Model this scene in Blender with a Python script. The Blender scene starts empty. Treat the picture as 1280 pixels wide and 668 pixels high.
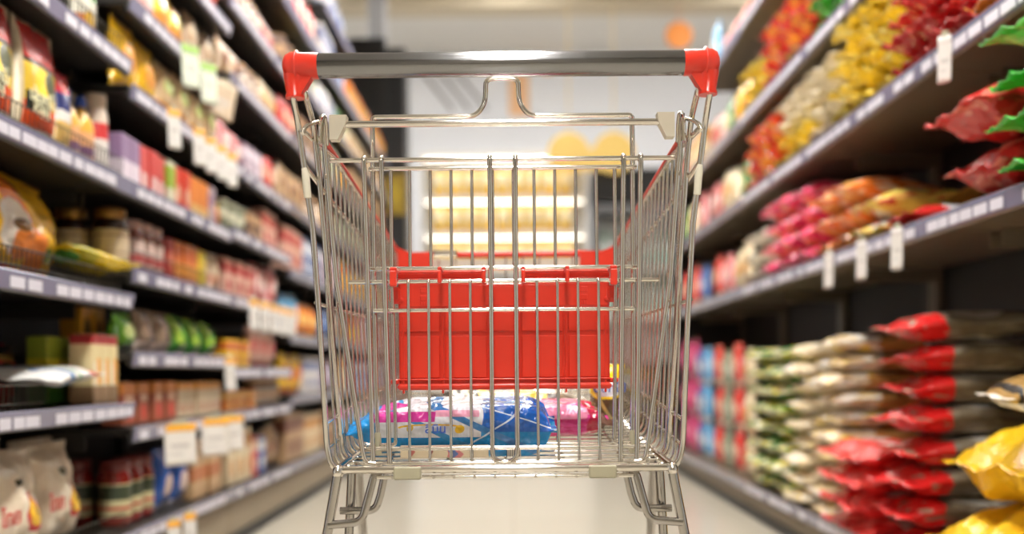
import bpy, math, random
from mathutils import Vector, Matrix, noise

SC = bpy.context.scene
COL = SC.collection
R = math.radians
rng = random.Random(11)

# ------------------------------------------------------------------ camera
FPX, CX, CY = 1244.4, 640.0, 465.0
CAMZ, ROLL = 0.62, R(0.5)
cam_d = bpy.data.cameras.new('camera')
cam = bpy.data.objects.new('camera', cam_d)
COL.objects.link(cam)
cam.location = (0, 0, CAMZ)
cam.rotation_euler = (R(90), ROLL, 0)
cam_d.lens, cam_d.sensor_width = 35.0, 36.0
cam_d.shift_y = (CY - 334.0) / 1280.0
cam_d.clip_start = 0.05
cam_d.dof.use_dof = True
cam_d.dof.focus_distance = 1.365
cam_d.dof.aperture_fstop = 1.7
cam_d.dof.aperture_blades = 9
SC.camera = cam


def at(px, py, Y):
    """a point of the photograph, measured on the plane that lies Y metres ahead"""
    u, v = px - CX, CY - py
    c, s = math.cos(ROLL), math.sin(ROLL)
    return Vector(((u * c - v * s) * Y / FPX, Y, CAMZ + (u * s + v * c) * Y / FPX))


# ------------------------------------------------------------------ materials
def srgb(r, g, b):
    f = lambda c: c / 12.92 if c <= 0.04045 else ((c + 0.055) / 1.055) ** 2.4
    return (f(r / 255), f(g / 255), f(b / 255), 1.0)


def new_mat(name):
    m = bpy.data.materials.new(name)
    m.use_nodes = True
    nt = m.node_tree
    return m, nt, nt.nodes['Principled BSDF']


def plain(name, col, rough=0.45, metal=0.0, coat=0.0, trans=0.0, alpha=1.0, emit=None, strength=0.0, bump=None, vary=0.0):
    m, nt, b = new_mat(name)
    b.inputs['Base Color'].default_value = srgb(*col)
    b.inputs['Roughness'].default_value = rough
    b.inputs['Metallic'].default_value = metal
    b.inputs['Coat Weight'].default_value = coat
    b.inputs['Coat Roughness'].default_value = 0.12
    b.inputs['Transmission Weight'].default_value = trans
    b.inputs['Alpha'].default_value = alpha
    if emit:
        b.inputs['Emission Color'].default_value = srgb(*emit)
        b.inputs['Emission Strength'].default_value = strength
    tc = nt.nodes.new('ShaderNodeTexCoord')
    if vary:
        n = nt.nodes.new('ShaderNodeTexNoise')
        n.inputs['Scale'].default_value = 30.0
        nt.links.new(tc.outputs['Object'], n.inputs['Vector'])
        mx = nt.nodes.new('ShaderNodeMix')
        mx.data_type = 'RGBA'
        c = srgb(*col)
        mx.inputs['A'].default_value = tuple(x * (1 - vary) for x in c[:3]) + (1,)
        mx.inputs['B'].default_value = tuple(min(1, x * (1 + vary)) for x in c[:3]) + (1,)
        nt.links.new(n.outputs['Fac'], mx.inputs['Factor'])
        nt.links.new(mx.outputs['Result'], b.inputs['Base Color'])
    if bump:
        n = nt.nodes.new('ShaderNodeTexNoise')
        n.inputs['Scale'].default_value = bump[0]
        nt.links.new(tc.outputs['Object'], n.inputs['Vector'])
        bp = nt.nodes.new('ShaderNodeBump')
        bp.inputs['Strength'].default_value = bump[1]
        bp.inputs['Distance'].default_value = 0.004
        nt.links.new(n.outputs['Fac'], bp.inputs['Height'])
        nt.links.new(bp.outputs['Normal'], b.inputs['Normal'])
    return m


def pack(name, base, feats=(), rough=0.32, coat=0.3, metal=0.0, warp=0.0, crinkle=0.0):
    """printed packaging: FEATS are bands, patches and ovals of ink laid over the base colour, in the pack's own 0..1 space"""
    m, nt, b = new_mat(name)
    L = nt.links.new
    tc = nt.nodes.new('ShaderNodeTexCoord')
    vec = tc.outputs['Generated']
    nvec = vec
    if warp or any(f[0] == 'noise' for f in feats):
        oi = nt.nodes.new('ShaderNodeObjectInfo')
        mu = nt.nodes.new('ShaderNodeMath'); mu.operation = 'MULTIPLY'; mu.inputs[1].default_value = 23.0
        L(oi.outputs['Random'], mu.inputs[0])
        va = nt.nodes.new('ShaderNodeVectorMath'); va.operation = 'ADD'
        L(vec, va.inputs[0]); L(mu.outputs[0], va.inputs[1])
        nvec = va.outputs[0]
    if warp:
        n = nt.nodes.new('ShaderNodeTexNoise')
        n.inputs['Scale'].default_value = 2.2
        n.inputs['Detail'].default_value = 1.0
        L(nvec, n.inputs['Vector'])
        sub = nt.nodes.new('ShaderNodeVectorMath'); sub.operation = 'SUBTRACT'
        sub.inputs[1].default_value = (0.5, 0.5, 0.5)
        L(n.outputs['Color'], sub.inputs[0])
        sc = nt.nodes.new('ShaderNodeVectorMath'); sc.operation = 'SCALE'
        sc.inputs['Scale'].default_value = warp
        L(sub.outputs[0], sc.inputs[0])
        ad = nt.nodes.new('ShaderNodeVectorMath'); ad.operation = 'ADD'
        L(vec, ad.inputs[0]); L(sc.outputs[0], ad.inputs[1])
        vec = ad.outputs[0]
    sep = nt.nodes.new('ShaderNodeSeparateXYZ')
    L(vec, sep.inputs[0])
    ax = {'x': sep.outputs[0], 'y': sep.outputs[1], 'z': sep.outputs[2]}

    def math_(op, a, c, d=None):
        n = nt.nodes.new('ShaderNodeMath'); n.operation = op
        for i, x in enumerate((a, c, d)):
            if x is None:
                continue
            if isinstance(x, (int, float)):
                n.inputs[i].default_value = x
            else:
                L(x, n.inputs[i])
        return n.outputs[0]

    def rng_(a, lo, hi):
        return math_('COMPARE', ax[a], (lo + hi) / 2, (hi - lo) / 2)

    cur = None
    for f in feats:
        k, col = f[0], f[-1]
        if k == 'band':
            mask = rng_(*f[1:4])
        elif k == 'rect':
            mask = math_('MULTIPLY', rng_(*f[1:4]), rng_(*f[4:7]))
        elif k == 'oval':
            a1, c1, r1, a2, c2, r2 = f[1:7]
            p = math_('POWER', math_('ABSOLUTE', math_('DIVIDE', math_('SUBTRACT', ax[a1], c1), r1), 0), 2)
            q = math_('POWER', math_('ABSOLUTE', math_('DIVIDE', math_('SUBTRACT', ax[a2], c2), r2), 0), 2)
            mask = math_('LESS_THAN', math_('ADD', p, q), 1.0)
        elif k == 'slash':                       # slanted band: lo < a + k*b < hi
            a1, a2, kk, lo, hi = f[1:6]
            mask = math_('COMPARE', math_('MULTIPLY_ADD', ax[a2], kk, ax[a1]), (lo + hi) / 2, (hi - lo) / 2)
        elif k == 'stripes':                     # fine rows of print
            a1, freq, duty = f[1:4]
            mask = math_('LESS_THAN', math_('FRACT', math_('MULTIPLY', ax[a1], freq), 0), duty)
        else:                                    # noise blotches
            n = nt.nodes.new('ShaderNodeTexNoise')
            n.inputs['Scale'].default_value = f[1]
            n.inputs['Detail'].default_value = 1.5
            L(nvec, n.inputs['Vector'])
            mask = math_('GREATER_THAN', n.outputs['Fac'], f[2])
        mx = nt.nodes.new('ShaderNodeMix'); mx.data_type = 'RGBA'
        L(mask, mx.inputs['Factor'])
        if cur is None:
            mx.inputs['A'].default_value = srgb(*base)
        else:
            L(cur, mx.inputs['A'])
        mx.inputs['B'].default_value = srgb(*col)
        cur = mx.outputs['Result']
    if cur is None:
        b.inputs['Base Color'].default_value = srgb(*base)
    else:
        L(cur, b.inputs['Base Color'])
    b.inputs['Roughness'].default_value = rough
    b.inputs['Metallic'].default_value = metal
    b.inputs['Coat Weight'].default_value = coat
    b.inputs['Coat Roughness'].default_value = 0.1
    if crinkle:
        n = nt.nodes.new('ShaderNodeTexNoise')
        n.inputs['Scale'].default_value = 38.0
        n.inputs['Detail'].default_value = 2.0
        L(tc.outputs['Object'], n.inputs['Vector'])
        bp = nt.nodes.new('ShaderNodeBump')
        bp.inputs['Strength'].default_value = crinkle
        bp.inputs['Distance'].default_value = 0.02
        L(n.outputs['Fac'], bp.inputs['Height'])
        L(bp.outputs['Normal'], b.inputs['Normal'])
    return m


# ------------------------------------------------------------------ mesh building
class MB:
    def __init__(s):
        s.v, s.f, s.mi, s.sm = [], [], [], []

    def add(s, vs, fs, mi=0, smooth=False):
        o = len(s.v)
        s.v += [Vector(p) for p in vs]
        for f in fs:
            s.f.append([o + i for i in f]); s.mi.append(mi); s.sm.append(smooth)
        return s

    def box(s, c, d, ch=0.0, mi=0, rot=None):
        hx, hy, hz = d[0] / 2, d[1] / 2, d[2] / 2
        ch = min(ch, hx * .9, hy * .9, hz * .9)
        c = Vector(c)
        vs, idx = [], {}
        for sx in (-1, 1):
            for sy in (-1, 1):
                for sz in (-1, 1):
                    if ch > 0:
                        for k in range(3):
                            p = [sx * (hx - ch), sy * (hy - ch), sz * (hz - ch)]
                            p[k] += (sx, sy, sz)[k] * ch
                            idx[sx, sy, sz, k] = len(vs); vs.append(Vector(p))
                    else:
                        for k in range(3):
                            idx[sx, sy, sz, k] = len(vs)
                        vs.append(Vector((sx * hx, sy * hy, sz * hz)))
        fs = []
        for k in range(3):
            a, b = (k + 1) % 3, (k + 2) % 3
            for sg in (-1, 1):
                q = []
                for sa, sb in ((-1, -1), (1, -1), (1, 1), (-1, 1)):
                    t = [0, 0, 0]; t[k] = sg; t[a] = sa; t[b] = sb
                    q.append(idx[t[0], t[1], t[2], k])
                fs.append(q if sg > 0 else q[::-1])
        if ch > 0:
            for k in range(3):
                a, b = (k + 1) % 3, (k + 2) % 3
                for sa in (-1, 1):
                    for sb in (-1, 1):
                        t0 = [0, 0, 0]; t0[a] = sa; t0[b] = sb; t1 = list(t0); t0[k] = -1; t1[k] = 1
                        q = [idx[(*t0, a)], idx[(*t1, a)], idx[(*t1, b)], idx[(*t0, b)]]
                        fs.append(q if sa * sb < 0 else q[::-1])
            for sx in (-1, 1):
                for sy in (-1, 1):
                    for sz in (-1, 1):
                        q = [idx[sx, sy, sz, 0], idx[sx, sy, sz, 1], idx[sx, sy, sz, 2]]
                        fs.append(q if sx * sy * sz > 0 else q[::-1])
        if rot is not None:
            vs = [rot @ p for p in vs]
        return s.add([p + c for p in vs], fs, mi, False)

    def tube(s, pts, r, n=8, closed=False, cap=True, mi=0):
        pts = [Vector(p) for p in pts]
        m = len(pts)
        rad = r if isinstance(r, (list, tuple)) else [r] * m
        vs, fs = [], []
        prev = None
        for i, p in enumerate(pts):
            if closed:
                t = (pts[(i + 1) % m] - pts[i - 1]).normalized()
            else:
                t = (pts[min(i + 1, m - 1)] - pts[max(i - 1, 0)]).normalized()
            if prev is None:
                up = Vector((0, 0, 1)) if abs(t.z) < .9 else Vector((0, 1, 0))
                nrm = t.cross(up).normalized()
            else:
                nrm = prev - t * prev.dot(t)
                nrm = nrm.normalized() if nrm.length > 1e-6 else t.orthogonal().normalized()
            prev = nrm
            bn = t.cross(nrm)
            for k in range(n):
                a = 2 * math.pi * k / n
                vs.append(p + (nrm * math.cos(a) + bn * math.sin(a)) * rad[i])
        for i in range(m if closed else m - 1):
            j = (i + 1) % m
            for k in range(n):
                l = (k + 1) % n
                fs.append([i * n + k, i * n + l, j * n + l, j * n + k])
        s.add(vs, fs, mi, True)
        if cap and not closed:
            s.add(vs[:n], [list(range(n))[::-1]], mi); s.add(vs[-n:], [list(range(n))], mi)
        return s

    def lathe(s, prof, c=(0, 0, 0), n=20, mi=0, axis='z', sx=1.0, sy=1.0):
        c = Vector(c)
        vs, fs = [], []
        for r, z in prof:
            for k in range(n):
                a = 2 * math.pi * k / n
                p = (r * math.cos(a) * sx, r * math.sin(a) * sy, z)
                if axis == 'x':
                    p = (p[2], p[0], p[1])
                elif axis == 'y':
                    p = (p[0], p[2], p[1])
                vs.append(c + Vector(p))
        m = len(prof)
        for i in range(m - 1):
            for k in range(n):
                l = (k + 1) % n
                q = [i * n + k, i * n + l, (i + 1) * n + l, (i + 1) * n + k]
                fs.append(q if axis != 'y' else q[::-1])
        s.add(vs, fs, mi, True)
        lo, hi = list(range(n))[::-1], list(range(n))
        if axis == 'y':
            lo, hi = hi, lo
        s.add(vs[:n], [lo], mi); s.add(vs[-n:], [hi], mi)
        return s

    def grid(s, fn, nu, nv, mi=0, flip=False):
        vs = [fn(i / nu, j / nv) for j in range(nv + 1) for i in range(nu + 1)]
        fs = []
        for j in range(nv):
            for i in range(nu):
                a = j * (nu + 1) + i
                q = [a, a + 1, a + nu + 2, a + nu + 1]
                fs.append(q[::-1] if flip else q)
        return s.add(vs, fs, mi, True)

    def xf(s, M, start=0):
        for i in range(start, len(s.v)):
            s.v[i] = M @ s.v[i]
        return s

    def build(s, name, mats, parent=None, loc=None):
        me = bpy.data.meshes.new(name)
        off = Vector(parent['o']) if parent is not None and 'o' in parent else Vector((0, 0, 0))
        if loc is not None:
            off = Vector(loc)
        me.from_pydata([p - off for p in s.v], [], s.f)
        me.polygons.foreach_set('use_smooth', s.sm)
        me.polygons.foreach_set('material_index', s.mi)
        for m in (mats if isinstance(mats, (list, tuple)) else [mats]):
            me.materials.append(m)
        me.update()
        o = bpy.data.objects.new(name, me)
        COL.objects.link(o)
        if parent is not None:
            o.parent = parent
        if loc is not None:
            o.location = loc
        return o


def fillet(pts, rad, n=5):
    """a polyline with its inner corners rounded"""
    pts = [Vector(p) for p in pts]
    out = [pts[0]]
    for i in range(1, len(pts) - 1):
        p, a, b = pts[i], pts[i - 1], pts[i + 1]
        da, db = (a - p), (b - p)
        r = min(rad, da.length * .48, db.length * .48)
        if da.angle(db, 3.1) > 3.0:
            out.append(p); continue
        A, B = p + da.normalized() * r, p + db.normalized() * r
        for k in range(n + 1):
            t = k / n
            out.append((1 - t) ** 2 * A + 2 * t * (1 - t) * p + t * t * B)
    out.append(pts[-1])
    return out


def tag(o, label=None, cat=None, group=None, kind=None):
    if label: o['label'] = label
    if cat: o['category'] = cat
    if group: o['group'] = group
    if kind: o['kind'] = kind
    return o


def thing(name, loc=(0, 0, 0), world_parts=False):
    o = bpy.data.objects.new(name, None)
    o.empty_display_size = 0.05
    COL.objects.link(o)
    o.location = loc
    if world_parts:
        o['o'] = list(loc)
    return o


def children(o):
    return [c for c in bpy.data.objects if c.parent == o]


def copy_tree(o, kids, parent=None):
    c = o.copy()
    COL.objects.link(c)
    if parent is not None:
        c.parent = parent
    for ch in kids.get(o.name, []):
        copy_tree(ch, kids, c)
    return c
# ------------------------------------------------------------------ the hall
def floor_material():
    m, nt, b = new_mat('floor_tile')
    L = nt.links.new
    tc = nt.nodes.new('ShaderNodeTexCoord')
    br = nt.nodes.new('ShaderNodeTexBrick')
    br.offset = 0.0
    br.inputs['Scale'].default_value = 1.0
    br.inputs['Brick Width'].default_value = 0.6
    br.inputs['Row Height'].default_value = 0.6
    br.inputs['Mortar Size'].default_value = 0.002
    br.inputs['Color1'].default_value = srgb(192, 185, 170)
    br.inputs['Color2'].default_value = srgb(188, 181, 166)
    br.inputs['Mortar'].default_value = srgb(170, 163, 148)
    L(tc.outputs['Object'], br.inputs['Vector'])
    L(br.outputs['Color'], b.inputs['Base Color'])
    b.inputs['Roughness'].default_value = 0.22
    return m


M_FLOOR = floor_material()
M_WALL = plain('white_wall', (236, 239, 246), 0.6)
M_TAUPE = plain('taupe_wall', (176, 168, 154), 0.7)
M_CEIL = plain('ceiling_white', (236, 232, 224), 0.7)
M_BEAM = plain('beige_soffit', (214, 200, 172), 0.6)
M_DARK = plain('dark_cladding', (26, 26, 27), 0.5)

XL, XR = -0.99, 0.98            # front edges of the shelving
fl = MB().box((0, 5, -0.05), (9, 19, 0.1)).build('floor', M_FLOOR); tag(fl, kind='structure')
ce = MB().box((0, 5, 4.85), (9, 19, 0.1)).build('ceiling', M_CEIL); tag(ce, kind='structure')
for nm, c, d in (('wall_back', (0, 13.05, 2.4), (9, .1, 4.8)), ('wall_left', (-4.45, 5, 2.4), (.1, 17.6, 4.8)),
                 ('wall_right', (4.45, 5, 2.4), (.1, 17.6, 4.8)), ('wall_front', (0, -4.45, 2.4), (9, .1, 4.8))):
    tag(MB().box(c, d).build(nm, M_WALL if nm != 'wall_front' else M_TAUPE), kind='structure')
bm_ = MB().box((0, 9.6, 4.445), (8.8, .3, .70), .01)
tag(bm_.build('trim_1', M_BEAM), kind='structure')

# lamps: rows of long batten fittings under the ceiling, all above the frame
M_HOUS = plain('lamp_housing', (230, 230, 228), 0.4)
M_LAMP = plain('lamp_diffuser', (255, 250, 240), 0.4, emit=(255, 250, 243), strength=30.0)
M_LAMP2 = plain('bright_lamp_diffuser', (255, 252, 248), 0.4, emit=(255, 251, 246), strength=15.5)
LAMP_ORD = ['first', 'second', 'third', 'fourth', 'fifth']


def lamp(x, y, ln, label, wide=0.2, z=3.3, mat=None):
    t = thing('ceiling_light', (x, y, z))
    MB().box((0, 0, .035), (wide + .04, ln + .06, .05), .008).build('housing', M_HOUS, t)
    MB().box((0, 0, 0), (wide, ln, .02), .004).build('diffuser', mat or M_LAMP, t)
    m = MB()
    m.tube(fillet([(0, -ln * .35, .05), (0, -ln * .1, .40), (0, 0, .5), (0, 0, 4.8 - z)], .05), .006, 6)
    m.tube([(0, ln * .35, .05), (0, 0, .5)], .006, 6)
    m.build('suspension', M_HOUS, t)
    tag(t, label, 'ceiling light', 'batten lights above the aisle')


for i, y in enumerate((-2.6, -0.6, 1.4, 3.4, 5.4)):
    lamp(0.0, y, 1.5, f'long white batten light hanging over the aisle centre, {LAMP_ORD[i]} from the entrance end', .34)
for i, x in enumerate((-2.4, 0.0, 2.4)):
    lamp(x, 8.6, 1.0, f'wide batten light hanging before the white back wall, {LAMP_ORD[i]} along the cross aisle', .5, 4.2, M_LAMP2)
    lamp(x, 10.45, .9, f'added batten light to brighten the white back wall, {LAMP_ORD[i]} behind the beam', .6, 4.72, M_LAMP2)  # extra unseen lamps, added to brighten the back wall

# ------------------------------------------------------------------ shopping trolley
def chrome():
    m, nt, b = new_mat('chromed_wire')
    b.inputs['Base Color'].default_value = (0.74, 0.70, 0.635, 1)
    b.inputs['Metallic'].default_value = 1.0
    b.inputs['Roughness'].default_value = 0.10
    return m


M_CHROME = chrome()
M_TUBE = plain('chromed_leg_tube', (176, 172, 166), 0.15, metal=1.0)
M_GRIP = plain('grey_grip', (140, 140, 142), 0.17, metal=1.0)
M_RED = plain('red_plastic', (226, 52, 30), 0.32, coat=.25)
M_REDCAP = plain('red_cap_plastic', (228, 54, 34), 0.28, coat=.35)
M_CLIP = plain('cream_plastic_clip', (226, 220, 200), 0.45)
M_CLIP2 = plain('clear_beige_clip', (176, 170, 144), 0.3, coat=.3)
M_RUBBER = plain('dark_rubber', (40, 40, 42), 0.7)

CART_X = -0.0105
cart = thing('shopping_cart', (CART_X, 1.62, 0), True)
tag(cart, 'chrome wire shopping cart with red handle ends standing in the aisle', 'shopping cart')


def mir(pts):
    return [Vector((2 * CART_X - p[0], p[1], p[2])) for p in pts]


def pl(*t):
    return [at(*q) for q in t]


W = lambda x, y, z: Vector((CART_X + x, y, z))      # trolley space, metres

# handle: grip tube and the two moulded ends
HZ, HY = 1.0125, 1.27
MB().lathe([(.0150, -.242), (.0157, -.240), (.0157, .240), (.0150, .242)], W(0, HY, HZ), 28, axis='x').build('handle_grip', M_GRIP, cart)
for sg in (-1, 1):
    m = MB()
    prof = [(.0150, .232), (.0166, .2335), (.0166, .2585), (.0198, .2590), (.0198, .2615), (.0178, .2625), (.0172, .2680), (.0140, .2745), (.0070, .2780), (.0005, .2785)]
    m.lathe(prof if sg > 0 else [(r, -x) for r, x in prof][::-1], W(0, HY, HZ), 26, axis='x')
    x = sg * .2645
    m.tube([W(x, HY, HZ + .004), W(x, HY + .001, HZ - .015), W(x * .998, HY + .003, HZ - .034), W(x * .997, HY + .003, HZ - .0365), W(x * .997, HY + .003, HZ - .0405)],
           [.0140, .0132, .0108, .0122, .0122], 18)
    # web between the sleeve and the stem
    a = [W(sg * .240, HY - .007, HZ - .014), W(sg * .262, HY - .007, HZ - .014), W(sg * .262, HY - .006, HZ - .037), W(sg * .2545, HY - .006, HZ - .037)]
    b = [p + Vector((0, .016, 0)) for p in a]
    fs = [[0, 1, 2, 3], [7, 6, 5, 4], [0, 4, 5, 1], [1, 5, 6, 2], [2, 6, 7, 3], [3, 7, 4, 0]]
    m.add(a + b, fs if sg < 0 else [f[::-1] for f in fs])
    m.build('handle_end', M_REDCAP, cart)

# posts: from each handle end down the rear corner of the basket
outer = fillet(pl((372, 113, 1.272), (373, 122, 1.275), (378, 149, 1.30), (386, 215, 1.305), (394, 280, 1.31), (400.5, 400, 1.325), (405.5, 520, 1.335), (407, 556, 1.34), (412, 578, 1.34), (424, 586, 1.34)), .02)
inner = fillet(pl((384, 104, 1.275), (388, 116, 1.28), (397, 149, 1.35), (402, 200, 1.36), (408.6, 290, 1.375), (415, 400, 1.395), (422, 500, 1.41), (427, 562, 1.42), (440, 577, 1.42)), .02)
for f in (lambda p: p, mir):
    MB().tube(f(outer), .0040, 10).build('corner_post', M_CHROME, cart)
    MB().tube(f(inner), .0039, 10).build('inner_post', M_CHROME, cart)
    MB().tube(f(pl((384.5, 206, 1.300), (386.5, 216, 1.300), (388.5, 243, 1.302))), [.0035, .0052, .0048], 10).build('post_sleeve', M_CLIP, cart)
    # short bent rods that tie the posts to the side grid
    m = MB()
    m.tube(f(fillet(pl((383, 163, 1.298), (387, 154, 1.31), (396, 150, 1.33), (404, 148, 1.35), (408, 152, 1.36)), .012)), .003, 8)
    m.tube(f(fillet(pl((405.5, 176, 1.345), (407, 148, 1.342), (410, 139, 1.345), (412, 150, 1.35), (413, 178, 1.352)), .006)), .0036, 8)
    m.build('top_loop', M_CHROME, cart)

# rear crossbar with its two cream end clips
MB().tube([W(-.222, 1.33, .9525), W(.222, 1.33, .9525)], .0046, 12).build('rear_crossbar', M_CHROME, cart)
for sg in (-1, 1):
    m = MB()
    q = [(-.2295, .9635), (-.2065, .9635), (-.2080, .9520), (-.2185, .9310), (-.2295, .9310)]
    q = [(sg * x, z) for x, z in q]
    n = len(q)
    a = [W(x, 1.322, z) for x, z in q] + [W(x, 1.340, z) for x, z in q]
    fs = [list(range(n))[::-1], [n + i for i in range(n)]] + [[i, (i + 1) % n, n + (i + 1) % n, n + i] for i in range(n)]
    m.add(a, fs if sg < 0 else [f[::-1] for f in fs])
    m.build('crossbar_clip', M_CLIP, cart)

# rear gate
GY = 1.36
gx = lambda px, py, Y=GY: at(px, py, Y)
m = MB()
def sym(m, pts, r, n=8):
    m.tube(pts, r, n); m.tube(mir(pts), r, n)
topz = at(634, 199, GY).z
m.tube([W(-.2355, GY, topz), W(.2355, GY, topz)], .0033, 10)
sym(m, fillet([W(-.2440, 1.347, .968), W(-.2425, 1.347, .955), W(-.227, 1.35, .75), W(-.1935, 1.352, .515), W(-.190, 1.352, .4985), W(-.176, 1.352, .4965)], .02), .0034, 10)
for xt, xb in ((-.1885, -.1795), (-.165, -.157)):
    sym(m, fillet([W(xt, GY + .004, topz - .004), W(xt, GY + .003, topz + .004), W(xt, GY - .006, topz + .0025), W(xt - (xt - xb) * .1, GY - .0065, topz - .03), W(xb, GY - .0065, .497)], .004, 3), .0034, 10)
cl = [W(-.0175, GY + .004, topz - .004), W(-.0175, GY + .003, topz + .004), W(-.0175, GY - .006, topz + .0025), W(-.0170, GY - .0065, topz - .03), W(-.0170, GY - .0065, .4975), W(.0170, GY - .0065, .4975),
      W(.0170, GY - .0065, topz - .03), W(.0175, GY - .006, topz + .0025), W(.0175, GY + .003, topz + .004), W(.0175, GY + .004, topz - .004)]
m.tube(fillet(cl[:4], .004, 3)[:-1] + fillet(cl[3:7], .015, 6) + fillet(cl[6:], .004, 3)[1:], .0034, 10)
HINGE_Z, MID_Z, LOW_Z = at(634, 351, GY).z, at(634, 387, GY).z, at(634, 560, GY).z
m.tube([W(-.212, GY + .004, HINGE_Z), W(.212, GY + .004, HINGE_Z)], .0030, 10)
m.tube([W(-.178, GY + .004, MID_Z), W(.178, GY + .004, MID_Z)], .0030, 10)
m.tube([W(-.190, GY, LOW_Z), W(.186, GY, LOW_Z)], .0030, 10)
for x in (-.130, -.1025, -.0735, -.0455, .0455, .0735, .1015, .1295):
    m.tube(fillet([W(x, GY + .006, HINGE_Z + .001), W(x, GY - .001, HINGE_Z + .0015), W(x, GY - .001, .4965)], .003, 3), .0022, 8)
m.tube([W(-.196, GY - .002, .496), W(.196, GY - .002, .496)], .0026, 8)
m.build('rear_gate', M_CHROME, cart)

# folded child seat: humped back frame, its rods and the red flap
SY = 1.388
m = MB()
hz = at(634, 145, SY).z
bot = W(-.1775, SY, .523)
left = [bot, W(-.1795, SY, .62), W(-.181, SY, .80), W(-.181, SY, hz - .012), W(-.181, SY, hz), W(-.037, SY, hz), W(-.0235, SY, hz + .018), W(-.0225, SY, hz + .051), W(-.006, SY, hz + .0525)]
m.tube(fillet(left, .016, 6) + fillet(mir(left), .016, 6)[::-1], .0034, 10)
sz0, sz1 = at(634, 211, SY).z, at(634, 335.5, SY).z
m.tube([W(-.186, SY - .006, sz0), W(.186, SY - .006, sz0)], .0030, 10)
m.tube([W(-.186, SY - .006, sz1), W(.186, SY - .006, sz1)], .0032, 10)
for k in range(10):
    x = -.130 + k * .0289
    m.tube([W(x, SY - .0015, sz0 + .001), W(x, SY - .0015, sz1 - .001)], (.0022 if abs(x) < .125 else .0024), 8)
sym(m, fillet([W(-.1555, SY - .004, sz0 + .001), W(-.1555, SY - .004, .75), W(-.1520, SY - .004, .525), W(-.1535, SY - .004, .520), W(-.1745, SY - .004, .5195)], .012), .0027, 10)
m.build('child_seat_frame', M_CHROME, cart)
for sg in (-1, 1):
    MB().tube([W(sg * .1775, SY, .537), W(sg * .1775, SY, .534), W(sg * .1765, SY, .508), W(sg * .1765, SY, .505)], [.0036, .0046, .0046, .003], 12).build('seat_leg_sleeve', M_CLIP2, cart)

FY = 1.402
fx0, fx1 = -.1485, .1485
fz1, fz0 = at(634, 352, FY).z, at(634, 487, FY).z
m = MB()
m.box(W(0, FY + .004, (fz0 + fz1) / 2), (fx1 - fx0, .006, fz1 - fz0), .002)
rz = at(634, 417, FY).z
lz = at(634, 475, FY).z
fh = fz1 - fz0
for x in (-.142, -.0865, -.020, .020, .0865, .142):                      # ribs of the moulding
    m.box(W(x, FY - .001, (fz0 + rz) / 2 + .01), (.0030, .006, rz - fz0 + .03), .001)
m.box(W(0, FY - .0005, fz0 + .0045), (fx1 - fx0 + .004, .012, .009), .003)
m.box(W(0, FY - .0005, lz + .001), (fx1 - fx0 + .002, .009, .0025), .001)
for a, b in ((-.1485, -.0885), (-.0845, -.0225), (-.0175, .0175), (.0225, .0845), (.0885, .1485)):
    m.box(W((a + b) / 2, FY - .0008, (rz + lz) / 2), (b - a - .004, .0030, rz - lz - .006), .001)
    m.box(W((a + b) / 2, FY - .0012, rz + .018), (b - a - .0035, .0030, .030), .001)
m.box(W(0, FY - .001, fz1 - .019), (fx1 - fx0, .007, .036), .003)
flap = m.build('child_seat_flap', M_RED, cart)
flap['o'] = list(cart['o'])
for sg in (-1, 1):
    m = MB()
    xa, xb = sg * .1495, sg * .0255
    zz = at(634, 345, FY).z
    m.box(W((xa + xb) / 2, FY + .004, zz + .003), (abs(xa - xb), .004, .011), .001)
    m.tube([W(xa, FY - .004, zz + .0058), W(xb, FY - .004, zz + .0058)], .0026, 10)
    m.tube([W(xa, FY - .002, zz - .005), W(xb, FY - .002, zz - .005)], .0018, 8)
    h = m.build('hinge_rail', M_RED, flap)
    for k, x in enumerate((.1500, .0870, .0270)):
        w = .0095 if k == 0 else .0055
        m = MB()
        pth = [W(sg * x, FY + .004, zz + .006), W(sg * x, FY - .010, zz + .0085), W(sg * x, GY - .006, zz + .004), W(sg * x, GY - .006, zz - .018 + .004 * (k > 0))]
        for a, b in zip(pth, pth[1:]):
            d = b - a
            m.box((a + b) / 2, (w, max(.005, abs(d.y)), max(.0055, abs(d.z))), .0015)
        m.build('wire_hook', M_REDCAP, flap)
    m = MB()
    m.box(W(sg * .1525, FY - .002, at(634, 368, FY).z), (.016, .018, .022), .004)
    m.box(W(sg * .1500, FY - .001, at(634, 375, FY).z), (.020, .013, .009), .003)
    m.build('pivot_knob', M_REDCAP, flap)
    m = MB()
    for dz in (0, .011):
        m.box(W(sg * .1125, FY - .0045, fz1 - .012 - dz), (.010, .002, .008), .001)
    for dx in (-.0035, 0, .0035):
        m.box(W(sg * .1125 + dx, FY - .0045, fz1 - .031), (.002, .002, .006), .0006)
    m.build('vent_tab', M_RED, flap)
    MB().lathe([(.002, -.006), (.0035, -.005), (.0035, .005), (.002, .006)], W(sg * .154, FY, fz0 + .012), 10, axis='x').build('stop_pin', M_REDCAP, flap)

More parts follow.
